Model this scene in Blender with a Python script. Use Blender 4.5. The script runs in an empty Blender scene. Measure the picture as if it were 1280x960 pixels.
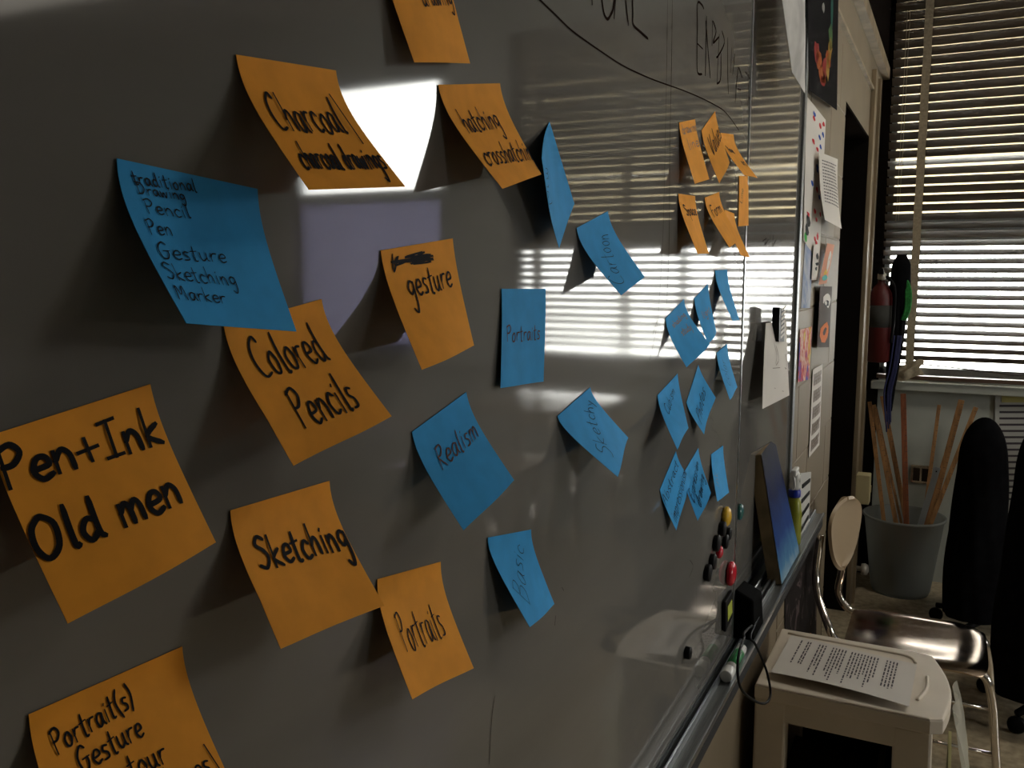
import bpy, bmesh, math, random
from mathutils import Vector, Matrix
random.seed(7)
sc = bpy.context.scene
COL = sc.collection
PI = math.pi

# ---------------------------------------------------------------- camera, sky, light, exposure
cd = bpy.data.cameras.new('camera'); cam = bpy.data.objects.new('camera', cd); COL.objects.link(cam)
cd.sensor_fit = 'HORIZONTAL'; cd.sensor_width = 36.0; cd.lens = 36.0*1100/1280
cam.matrix_world = Matrix(((0.894931,-0.057127,0.442532,0.3),(0.446204,0.114577,-0.887566,0),(0,0.99177,0.128029,1.5),(0,0,0,1)))
cd.clip_start = .02; cd.clip_end = 200
sc.camera = cam
sc.view_settings.view_transform = 'Standard'; sc.view_settings.look = 'None'
sc.view_settings.gamma = 1; sc.view_settings.use_curve_mapping = False
sc.view_settings.exposure = EXPO = 0.0
wd = bpy.data.worlds.new('overcast_sky'); sc.world = wd; wd.use_nodes = True
wn = wd.node_tree; bg = wn.nodes['Background']
bg.inputs['Color'].default_value = (1.0, 0.965, 0.91, 1); bg.inputs['Strength'].default_value = 18.0
sc.cycles.max_bounces = 10; sc.cycles.transparent_max_bounces = 16
sc.cycles.sample_clamp_indirect = 6.0
sc.cycles.use_denoising = True
def portal(name, loc, rot, sx, sy):
    l = bpy.data.lights.new(name, 'AREA'); l.shape = 'RECTANGLE'; l.size = sx; l.size_y = sy
    l.cycles.is_portal = True
    o = bpy.data.objects.new(name, l); COL.objects.link(o); o.location = loc; o.rotation_euler = rot
YW = 4.6      # far window wall
portal('window_portal', (.98, YW+.16, 1.85), (-PI/2, 0, 0), 2.1, 1.8)
portal('window_portal', (3.05, YW+.16, 1.85), (-PI/2, 0, 0), 1.2, 1.8)

# ---------------------------------------------------------------- materials
def mat(name, col, rough=.6, metal=0, spec=.5, noise=0, nscale=20, bump=0, coat=0, ior=1.5, stretch=None, trans=0, sheen=0, col2=None, rnoise=0):
    m = bpy.data.materials.new(name); m.use_nodes = True
    nt = m.node_tree; b = nt.nodes['Principled BSDF']
    b.inputs['Base Color'].default_value = (*col, 1); b.inputs['Roughness'].default_value = rough
    b.inputs['Metallic'].default_value = metal; b.inputs['IOR'].default_value = ior
    b.inputs['Specular IOR Level'].default_value = spec
    b.inputs['Coat Weight'].default_value = coat; b.inputs['Transmission Weight'].default_value = trans
    if sheen: b.inputs['Sheen Weight'].default_value = sheen
    if noise or bump or rnoise:
        tc = nt.nodes.new('ShaderNodeTexCoord'); mp = nt.nodes.new('ShaderNodeMapping')
        if stretch: mp.inputs['Scale'].default_value = stretch
        nz = nt.nodes.new('ShaderNodeTexNoise'); nz.inputs['Scale'].default_value = nscale; nz.inputs['Detail'].default_value = 6
        nt.links.new(tc.outputs['Object'], mp.inputs['Vector']); nt.links.new(mp.outputs[0], nz.inputs['Vector'])
        if noise:
            r = nt.nodes.new('ShaderNodeMix'); r.data_type = 'RGBA'
            c2 = col2 or tuple(min(1, c*(1-noise)) for c in col)
            r.inputs[6].default_value = (*c2, 1); r.inputs[7].default_value = (*(tuple(min(1, c*(1+noise*.6)) for c in col) if not col2 else col), 1)
            mr = nt.nodes.new('ShaderNodeMapRange'); mr.inputs[1].default_value = .35; mr.inputs[2].default_value = .65
            nt.links.new(nz.outputs[0], mr.inputs[0]); nt.links.new(mr.outputs[0], r.inputs[0]); nt.links.new(r.outputs[2], b.inputs['Base Color'])
        if rnoise:
            mr = nt.nodes.new('ShaderNodeMapRange'); mr.inputs[1].default_value = .35; mr.inputs[2].default_value = .7
            mr.inputs[3].default_value = rough; mr.inputs[4].default_value = rough+rnoise
            nt.links.new(nz.outputs[0], mr.inputs[0]); nt.links.new(mr.outputs[0], b.inputs['Roughness'])
        if bump:
            bp = nt.nodes.new('ShaderNodeBump'); bp.inputs['Strength'].default_value = bump; bp.inputs['Distance'].default_value = .002
            nt.links.new(nz.outputs[0], bp.inputs['Height']); nt.links.new(bp.outputs[0], b.inputs['Normal'])
    return m
M = {}
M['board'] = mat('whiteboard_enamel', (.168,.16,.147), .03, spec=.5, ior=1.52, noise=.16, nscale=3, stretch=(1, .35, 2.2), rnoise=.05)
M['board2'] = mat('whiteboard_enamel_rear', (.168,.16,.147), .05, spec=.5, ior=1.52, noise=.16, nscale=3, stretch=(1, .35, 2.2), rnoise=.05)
M['alu'] = mat('aluminium', (.62, .65, .68), .28, 1, noise=.1, nscale=8, stretch=(40, 1, 40))
M['darkalu'] = mat('dull_aluminium', (.33, .35, .36), .42, .9, noise=.2, nscale=10, stretch=(40, 1, 40))
M['black'] = mat('black_plastic', (.005, .005, .006), .5, spec=.12)
M['gap'] = mat('dark_rubber', (.01, .01, .012), .7)
def notemat(n, c):
    m = mat(n, c, .75, spec=.2, noise=.06, nscale=60, bump=.12)
    return m
M['y'] = notemat('orange_paper', (.92, .37, .03)); M['b'] = notemat('blue_paper', (.03, .33, .72))
M['k'] = mat('black_marker_ink', (.008, .007, .010), .7, spec=.1)
M['r'] = mat('brown_marker_ink', (.13, .07, .06), .8, spec=.1)
M['g'] = mat('faded_grey_ink', (.22, .17, .13), .6)
M['boardink'] = mat('dry_brown_black_ink', (.02, .012, .010), .8, spec=0)
M['cream'] = mat('cream_wall_paint', (.20, .155, .10), .6, noise=.07, nscale=5, bump=.1)
M['trim'] = mat('worn_cream_trim', (.26, .20, .125), .5, noise=.3, nscale=14, stretch=(1, 1, .25))
M['greywall'] = mat('grey_wall_paint', (.42, .44, .40), .6, noise=.1, nscale=6)
M['darkwall'] = mat('dark_paint_and_shade', (.010, .008, .007), .9, spec=0)  # dark paint; also the shade put into the doorway and under the stool
M['floor'] = mat('speckled_linoleum', (.46, .38, .26), .22, noise=.25, nscale=35)
M['ceil'] = mat('ceiling_tile', (.30, .27, .23), .9, noise=.1, nscale=40)
M['wallx'] = mat('room_wall_paint', (.16, .145, .125), .8, noise=.05, nscale=5)
M['slat'] = mat('blind_slat_enamel', (.075, .052, .03), .45, noise=.08, nscale=8)
M['tape'] = mat('ladder_tape_cloth', (.36, .30, .21), .85, noise=.2, nscale=90)
M['white'] = mat('white_plastic', (.76, .68, .57), .42, noise=.06, nscale=10)
M['paper'] = mat('white_paper', (.72, .68, .63), .8, noise=.03, nscale=10)
M['print'] = mat('printer_ink', (.05, .04, .05), .7)
M['chrome'] = mat('chrome', (.75, .70, .64), .12, 1)
M['seat'] = mat('brushed_steel_seat', (.50, .40, .32), .10, 1, rnoise=.1, nscale=5, stretch=(1, 6, 1))
M['backrest'] = mat('beige_moulded_plastic', (.42, .32, .21), .45)
M['jacket'] = mat('black_quilted_cloth', (.005, .005, .006), .95, spec=.05, noise=.3, nscale=25, bump=.6)
M['wood'] = mat('pale_stick_wood', (.34, .17, .06), .6, noise=.35, nscale=12, stretch=(6, 6, .6))
M['wood2'] = mat('reddish_stick_wood', (.26, .08, .03), .55, noise=.3, nscale=12, stretch=(6, 6, .6))
M['steel'] = mat('steel_ruler', (.45, .50, .55), .3, .8)
M['red'] = mat('red_paint', (.08, .004, .004), .5); M['redm'] = mat('red_magnet_plastic', (.55, .01, .03), .15)
M['yel'] = mat('yellow_magnet_plastic', (.75, .45, .03), .15); M['grn'] = mat('green_magnet_plastic', (.01, .11, .10), .15)
M['greenfelt'] = mat('green_cloth', (.02, .22, .04), .9, noise=.4, nscale=80)
M['navy'] = mat('navy_cord', (.02, .025, .10), .7)
M['green'] = mat('green_label', (.02, .22, .06), .4)
M['glossw'] = mat('glossy_white', (.75, .75, .72), .25)
M['desk'] = mat('glossy_desk_top', (.42, .36, .28), .12)
M['bluecap'] = mat('blue_cap', (.01, .03, .35), .3)
M['drawing'] = mat('pencil_grey_drawing', (.62, .60, .57), .8, noise=.35, nscale=9)
M['valve'] = mat('pale_metal', (.5, .47, .42), .4, .3)
M['boxc'] = mat('ivory_box', (.66, .58, .34), .5)
def glassmat(name, col, alpha_mix, rough=0.0):
    m = bpy.data.materials.new(name); m.use_nodes = True; nt = m.node_tree; nt.nodes.clear()
    o = nt.nodes.new('ShaderNodeOutputMaterial'); t = nt.nodes.new('ShaderNodeBsdfTransparent'); g = nt.nodes.new('ShaderNodeBsdfGlossy')
    t.inputs[0].default_value = (*col, 1); g.inputs['Roughness'].default_value = .03
    mx = nt.nodes.new('ShaderNodeMixShader'); fr = nt.nodes.new('ShaderNodeFresnel'); fr.inputs[0].default_value = 1.35
    nt.links.new(fr.outputs[0], mx.inputs[0]); nt.links.new(t.outputs[0], mx.inputs[1]); nt.links.new(g.outputs[0], mx.inputs[2]); nt.links.new(mx.outputs[0], o.inputs[0])
    return m
M['glass'] = glassmat('window_glass', (.96, .98, .98), .05)
def translucent(name, dcol, tcol, mix, transp=0):
    m = bpy.data.materials.new(name); m.use_nodes = True; nt = m.node_tree; nt.nodes.clear()
    o = nt.nodes.new('ShaderNodeOutputMaterial'); d = nt.nodes.new('ShaderNodeBsdfDiffuse'); t = nt.nodes.new('ShaderNodeBsdfTranslucent')
    d.inputs[0].default_value = (*dcol, 1); t.inputs[0].default_value = (*tcol, 1)
    mx = nt.nodes.new('ShaderNodeMixShader'); mx.inputs[0].default_value = mix
    nt.links.new(d.outputs[0], mx.inputs[1]); nt.links.new(t.outputs[0], mx.inputs[2])
    if transp:
        tr = nt.nodes.new('ShaderNodeBsdfTransparent'); m2 = nt.nodes.new('ShaderNodeMixShader'); m2.inputs[0].default_value = transp
        nt.links.new(mx.outputs[0], m2.inputs[1]); nt.links.new(tr.outputs[0], m2.inputs[2]); nt.links.new(m2.outputs[0], o.inputs[0])
    else: nt.links.new(mx.outputs[0], o.inputs[0])
    return m
M['awning'] = translucent('tan_awning_cloth', (.5, .42, .28), (.66, .50, .27), 0.1)
M['frost'] = translucent('frosted_film', (.40, .41, .50), (.48, .48, .62), .5)
M['bucket'] = translucent('cloudy_grey_plastic', (.36, .38, .37), (.50, .53, .52), .35, .38)
M['clearbag'] = translucent('clear_film', (.7, .68, .6), (.7, .68, .6), .4, .6)

def paintmat(name, stops, scale=6, axis=2, distort=2.0, rough=.7, noise_scale=None):
    """abstract picture: colour ramp driven by noise"""
    m = bpy.data.materials.new(name); m.use_nodes = True; nt = m.node_tree; b = nt.nodes['Principled BSDF']
    tc = nt.nodes.new('ShaderNodeTexCoord'); nz = nt.nodes.new('ShaderNodeTexNoise'); nz.inputs['Scale'].default_value = scale
    nz.inputs['Detail'].default_value = 3; nz.inputs['Distortion'].default_value = distort
    cr = nt.nodes.new('ShaderNodeValToRGB'); cr.color_ramp.interpolation = 'LINEAR'
    while len(cr.color_ramp.elements) < len(stops): cr.color_ramp.elements.new(.5)
    for e, (p, c) in zip(cr.color_ramp.elements, stops): e.position = p; e.color = (*c, 1)
    nt.links.new(tc.outputs['Object'], nz.inputs['Vector']); nt.links.new(nz.outputs[0], cr.inputs[0]); nt.links.new(cr.outputs[0], b.inputs['Base Color'])
    b.inputs['Roughness'].default_value = rough; b.inputs['Specular IOR Level'].default_value = .1
    return m
def gradmat(name, z0, z1, stops, nscale=14, namt=.25, rough=.8):
    """painted canvas: colours change with height, broken up by brush noise (object space = world space)"""
    m = bpy.data.materials.new(name); m.use_nodes = True; nt = m.node_tree; b = nt.nodes['Principled BSDF']
    tc = nt.nodes.new('ShaderNodeTexCoord'); sx = nt.nodes.new('ShaderNodeSeparateXYZ'); nz = nt.nodes.new('ShaderNodeTexNoise')
    nz.inputs['Scale'].default_value = nscale; nz.inputs['Detail'].default_value = 4
    mr = nt.nodes.new('ShaderNodeMapRange'); mr.inputs[1].default_value = z0; mr.inputs[2].default_value = z1
    ad = nt.nodes.new('ShaderNodeMath'); ad.operation = 'MULTIPLY_ADD'; ad.inputs[1].default_value = namt
    cr = nt.nodes.new('ShaderNodeValToRGB')
    while len(cr.color_ramp.elements) < len(stops): cr.color_ramp.elements.new(.5)
    for e, (p, c) in zip(cr.color_ramp.elements, stops): e.position = p; e.color = (*c, 1)
    nt.links.new(tc.outputs['Object'], sx.inputs[0]); nt.links.new(tc.outputs['Object'], nz.inputs['Vector'])
    nt.links.new(sx.outputs[2], mr.inputs[0]); nt.links.new(nz.outputs[0], ad.inputs[0]); nt.links.new(mr.outputs[0], ad.inputs[2])
    nt.links.new(ad.outputs[0], cr.inputs[0]); nt.links.new(cr.outputs[0], b.inputs['Base Color']); b.inputs['Roughness'].default_value = rough; b.inputs['Specular IOR Level'].default_value = .1
    return m

# ---------------------------------------------------------------- helpers
def tag(o, label=None, cat=None, group=None, kind=None):
    if label: o['label'] = label
    if cat: o['category'] = cat
    if group: o['group'] = group
    if kind: o['kind'] = kind
    return o
def thing(name, label, cat, loc=(0, 0, 0), group=None):
    o = bpy.data.objects.new(name, None); COL.objects.link(o); o.location = loc; o.empty_display_size = .05
    return tag(o, label, cat, group)
class MB:
    def __init__(s): s.v = []; s.f = []; s.sm = []
    def add(s, vs, fs, smooth=False):
        n = len(s.v); s.v += [tuple(v) for v in vs]; s.f += [tuple(i+n for i in f) for f in fs]; s.sm += [smooth]*len(fs); return s
    def box(s, x0, x1, y0, y1, z0, z1):
        return s.add([(x0,y0,z0),(x1,y0,z0),(x1,y1,z0),(x0,y1,z0),(x0,y0,z1),(x1,y0,z1),(x1,y1,z1),(x0,y1,z1)],
                     [(0,3,2,1),(4,5,6,7),(0,1,5,4),(1,2,6,5),(2,3,7,6),(3,0,4,7)])
    def hexa(s, b4, t4):
        return s.add(list(b4)+list(t4), [(0,3,2,1),(4,5,6,7),(0,1,5,4),(1,2,6,5),(2,3,7,6),(3,0,4,7)])
    def tube(s, pts, r, n=10, close=False, r2=None):
        pts = [Vector(p) for p in pts]; m = len(pts); vs = []; fs = []
        up = Vector((0, 0, 1)); prev = None
        for i, p in enumerate(pts):
            if close: t = pts[(i+1) % m]-pts[i-1]
            else: t = pts[min(i+1, m-1)]-pts[max(i-1, 0)]
            t.normalize()
            if prev is None:
                a = up if abs(t.z) < .9 else Vector((1, 0, 0)); u = t.cross(a).normalized()
            else:
                u = (prev-t*prev.dot(t)).normalized()
            prev = u; w = t.cross(u)
            rr = r if r2 is None else r+(r2-r)*i/(m-1)
            for k in range(n):
                a = 2*PI*k/n; vs.append(p+u*math.cos(a)*rr+w*math.sin(a)*rr)
        for i in range(m if close else m-1):
            j = (i+1) % m
            for k in range(n): fs.append((i*n+k, i*n+(k+1) % n, j*n+(k+1) % n, j*n+k))
        if not close: fs += [tuple(range(n-1, -1, -1)), tuple(range((m-1)*n, m*n))]
        return s.add(vs, fs, True)
    def lathe(s, prof, c, n=32, axis='Z', cap=True):
        vs = []; fs = []; m = len(prof)
        for r, h in prof:
            for k in range(n):
                a = 2*PI*k/n; p = (r*math.cos(a), r*math.sin(a), h)
                if axis == 'X': p = (p[2], p[0], p[1])
                if axis == 'Y': p = (p[0], p[2], p[1])
                vs.append((c[0]+p[0], c[1]+p[1], c[2]+p[2]))
        for i in range(m-1):
            for k in range(n): fs.append((i*n+k, i*n+(k+1) % n, (i+1)*n+(k+1) % n, (i+1)*n+k))
        if cap: fs += [tuple(range(n-1, -1, -1)), tuple(range((m-1)*n, m*n))]
        return s.add(vs, fs, True)
    def grid(s, fn, nu, nv, smooth=True):
        vs = [fn(i/nu, j/nv) for j in range(nv+1) for i in range(nu+1)]
        fs = [(j*(nu+1)+i, j*(nu+1)+i+1, (j+1)*(nu+1)+i+1, (j+1)*(nu+1)+i) for j in range(nv) for i in range(nu)]
        return s.add(vs, fs, smooth)
    def build(s, name, m, parent=None, thick=0, bevel=0, seg=2, offset=-1, sub=0):
        me = bpy.data.meshes.new(name); me.from_pydata(s.v, [], s.f); me.validate()
        bm = bmesh.new(); bm.from_mesh(me)
        if not thick: bmesh.ops.recalc_face_normals(bm, faces=bm.faces)
        bm.to_mesh(me); bm.free()
        if len(me.polygons) == len(s.sm): me.polygons.foreach_set('use_smooth', s.sm)
        if m: me.materials.append(m)
        o = bpy.data.objects.new(name, me); COL.objects.link(o)
        if parent:
            o.parent = parent
            # meshes are written in world space; keep them there under their thing
            w = Matrix.Identity(4); p = parent; off = Vector((0, 0, 0))
            while p: off += Vector(p.location); p = p.parent
            o.location = -off
        if thick:
            md = o.modifiers.new('thickness', 'SOLIDIFY'); md.thickness = thick; md.offset = offset
            md = o.modifiers.new('crisp_edge', 'EDGE_SPLIT'); md.split_angle = math.radians(50)
        if bevel: md = o.modifiers.new('bevel', 'BEVEL'); md.width = bevel; md.segments = seg; md.limit_method = 'ANGLE'
        if sub: md = o.modifiers.new('sub', 'SUBSURF'); md.levels = sub; md.render_levels = sub
        return o
def struct(o): o['kind'] = 'structure'; return o
def smooth(pts, n=6):
    pts = [Vector(p) for p in pts]
    if len(pts) < 3: return pts
    out = []
    for i in range(len(pts)-1):
        p0 = pts[max(i-1, 0)]; p1 = pts[i]; p2 = pts[i+1]; p3 = pts[min(i+2, len(pts)-1)]
        for k in range(n):
            t = k/n; out.append(.5*((2*p1)+(p2-p0)*t+(2*p0-5*p1+4*p2-p3)*t*t+(3*p1-p0-3*p2+p3)*t**3))
    out.append(pts[-1]); return out
def ribbon(mb, pts, width, normal, off=.0003):
    """flat pen stroke lying on a surface; normal may be a vector or a list"""
    n = len(pts)
    if n < 2: return
    vs = []; fs = []
    for i in range(n):
        t = (pts[min(i+1, n-1)]-pts[max(i-1, 0)])
        nn = normal[i] if isinstance(normal, list) else normal
        if t.length < 1e-7: t = Vector((0, 1, 0))
        t.normalize(); sd = nn.cross(t)
        if sd.length < 1e-6: sd = Vector((0, 0, 1))
        sd.normalize()
        p = pts[i]
        if i == 0: p = p-t*width*.35
        if i == n-1: p = p+t*width*.35
        ww = width*(.5 if 0 < i < n-1 else .32)
        vs += [p+nn*off+sd*ww, p+nn*off-sd*ww]
    for i in range(n-1): fs.append((2*i, 2*i+1, 2*i+3, 2*i+2))
    mb.add(vs, fs)

# ---------------------------------------------------------------- handwriting (single-stroke letters; x-height 1, ascender 2)
G = {
'a': (1.0, [[(.85,.9),(.45,1.05),(.1,.6),(.25,.05),(.6,.15),(.85,.9)],[(.85,.95),(.82,.3),(1.0,.0)]]),
'b': (1.0, [[(.12,2.0),(.12,.05)],[(.12,.6),(.5,1.05),(.85,.6),(.55,.0),(.12,.1)]]),
'c': (.85, [[(.8,.85),(.45,1.05),(.1,.55),(.35,.0),(.8,.12)]]),
'd': (1.0, [[(.8,.85),(.4,1.0),(.1,.5),(.35,.0),(.78,.3)],[(.8,2.0),(.8,.3),(.98,.0)]]),
'e': (.9, [[(.12,.5),(.8,.6),(.7,1.0),(.35,1.0),(.1,.45),(.4,.0),(.85,.15)]]),
'f': (.7, [[(.7,1.9),(.4,1.95),(.3,1.4),(.28,.0)],[(.02,.95),(.6,1.0)]]),
'g': (1.0, [[(.8,.9),(.4,1.05),(.1,.6),(.4,.15),(.8,.5)],[(.82,.95),(.8,-.3),(.5,-.95),(.1,-.7)]]),
'h': (1.0, [[(.12,2.0),(.12,.0)],[(.12,.55),(.5,1.05),(.78,.75),(.85,.0)]]),
'i': (.45, [[(.2,1.0),(.2,.0)],[(.2,1.4),(.26,1.5)]]),
'j': (.5, [[(.3,1.0),(.3,-.6),(.0,-.8)],[(.3,1.4),(.35,1.5)]]),
'k': (.95, [[(.12,2.0),(.12,.0)],[(.8,1.0),(.15,.5),(.85,.0)]]),
'l': (.45, [[(.2,2.0),(.2,.1),(.38,.0)]]),
'm': (1.4, [[(.1,1.0),(.1,.0)],[(.1,.6),(.4,1.02),(.62,.7),(.64,.0)],[(.64,.6),(.95,1.02),(1.18,.7),(1.22,.0)]]),
'n': (1.0, [[(.1,1.0),(.1,.0)],[(.1,.55),(.45,1.02),(.78,.7),(.84,.0)]]),
'o': (.95, [[(.5,1.0),(.12,.65),(.2,.08),(.6,.02),(.85,.5),(.65,.98),(.45,1.0)]]),
'p': (1.0, [[(.12,1.0),(.12,-.9)],[(.12,.7),(.5,1.05),(.85,.6),(.5,.0),(.12,.2)]]),
'q': (1.0, [[(.8,.9),(.4,1.0),(.1,.5),(.4,.0),(.8,.4)],[(.82,1.0),(.82,-.9)]]),
'r': (.8, [[(.12,1.0),(.12,.0)],[(.12,.5),(.35,.95),(.75,.98)]]),
's': (.8, [[(.72,.95),(.35,1.02),(.2,.7),(.6,.42),(.6,.08),(.1,.02)]]),
't': (.75, [[(.35,1.8),(.32,.1),(.6,.0)],[(.0,1.1),(.7,1.2)]]),
'u': (1.0, [[(.1,1.0),(.12,.25),(.4,.0),(.78,.35)],[(.8,1.0),(.8,.2),(.98,.0)]]),
'v': (.9, [[(.08,1.0),(.42,.0),(.82,1.0)]]),
'w': (1.3, [[(.08,1.0),(.3,.0),(.6,.85),(.88,.0),(1.18,1.0)]]),
'x': (.9, [[(.1,1.0),(.8,.0)],[(.8,1.0),(.1,.0)]]),
'y': (.95, [[(.08,1.0),(.4,.15)],[(.85,1.0),(.4,-.2),(.05,-.85)]]),
'z': (.9, [[(.1,.95),(.8,.98),(.1,.03),(.85,.0)]]),
'C': (1.2, [[(1.05,1.7),(.75,2.0),(.25,1.5),(.1,.7),(.4,.05),(1.05,.15)]]),
'D': (1.3, [[(.15,2.0),(.15,.0)],[(.0,1.95),(.8,1.8),(1.15,1.0),(.7,.1),(.05,.0)]]),
'P': (1.15, [[(.2,1.9),(.25,.0)],[(.1,1.75),(.7,2.0),(1.05,1.5),(.7,1.0),(.22,.95)]]),
'I': (1.0, [[(.5,1.9),(.5,.05)],[(.1,1.85),(.9,1.95)],[(.1,.05),(.9,.08)]]),
'O': (1.4, [[(.6,2.0),(.15,1.5),(.1,.6),(.5,.0),(1.1,.4),(1.2,1.4),(.75,1.95),(.5,1.95)]]),
'G': (1.3, [[(1.1,1.7),(.7,2.0),(.15,1.2),(.3,.15),(.8,.0),(1.1,.5),(1.08,.95)],[(.6,.9),(1.3,.95)]]),
'S': (1.15, [[(1.0,1.75),(.5,2.0),(.2,1.5),(.8,1.0),(1.0,.5),(.55,.0),(.05,.2)]]),
'M': (1.5, [[(.1,.0),(.2,1.9),(.65,.7),(1.1,1.9),(1.3,.0)]]),
'R': (1.15, [[(.2,1.9),(.2,.0)],[(.1,1.85),(.75,1.95),(.95,1.5),(.6,1.05),(.2,1.0),(1.05,.0)]]),
'B': (1.15, [[(.2,1.95),(.2,.0)],[(.15,1.9),(.85,1.7),(.75,1.15),(.25,1.05),(.95,.8),(.9,.15),(.15,.0)]]),
'E': (1.1, [[(.95,1.9),(.2,1.9),(.2,.0),(.95,.05)],[(.2,1.0),(.8,1.0)]]),
'A': (1.2, [[(.1,.0),(.6,2.0),(1.1,.0)],[(.3,.8),(.95,.8)]]),
'V': (1.2, [[(.1,2.0),(.55,.0),(1.1,2.0)]]),
'F': (1.0, [[(.95,1.9),(.2,1.95),(.2,.0)],[(.2,1.1),(.8,1.1)]]),
'L': (1.0, [[(.2,2.0),(.2,.05),(.9,.05)]]),
'+': (1.1, [[(.5,1.25),(.55,.15)],[(.05,.65),(1.0,.75)]]),
'/': (.8, [[(.1,2.3),(.8,-.5)]]),
'(': (.6, [[(.5,2.1),(.12,1.0),(.5,-.3)]]),
')': (.6, [[(.1,2.1),(.45,1.0),(.1,-.3)]]),
' ': (.7, []),
}
SCRIPT = 5
def text_strokes(t):
    """-> list of strokes in (0..1 advance, height in ascender units) plus total width"""
    x = 0; out = []
    rnd = random.Random(t)
    for ch in t:
        w, st = G[ch]; dy = rnd.uniform(-.06, .06); s = rnd.uniform(.93, 1.05)
        for q in st:
            out.append([(x+a*s, (b+dy)/2) for a, b in q])
        x += (w+.14)
    return out, x
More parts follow.
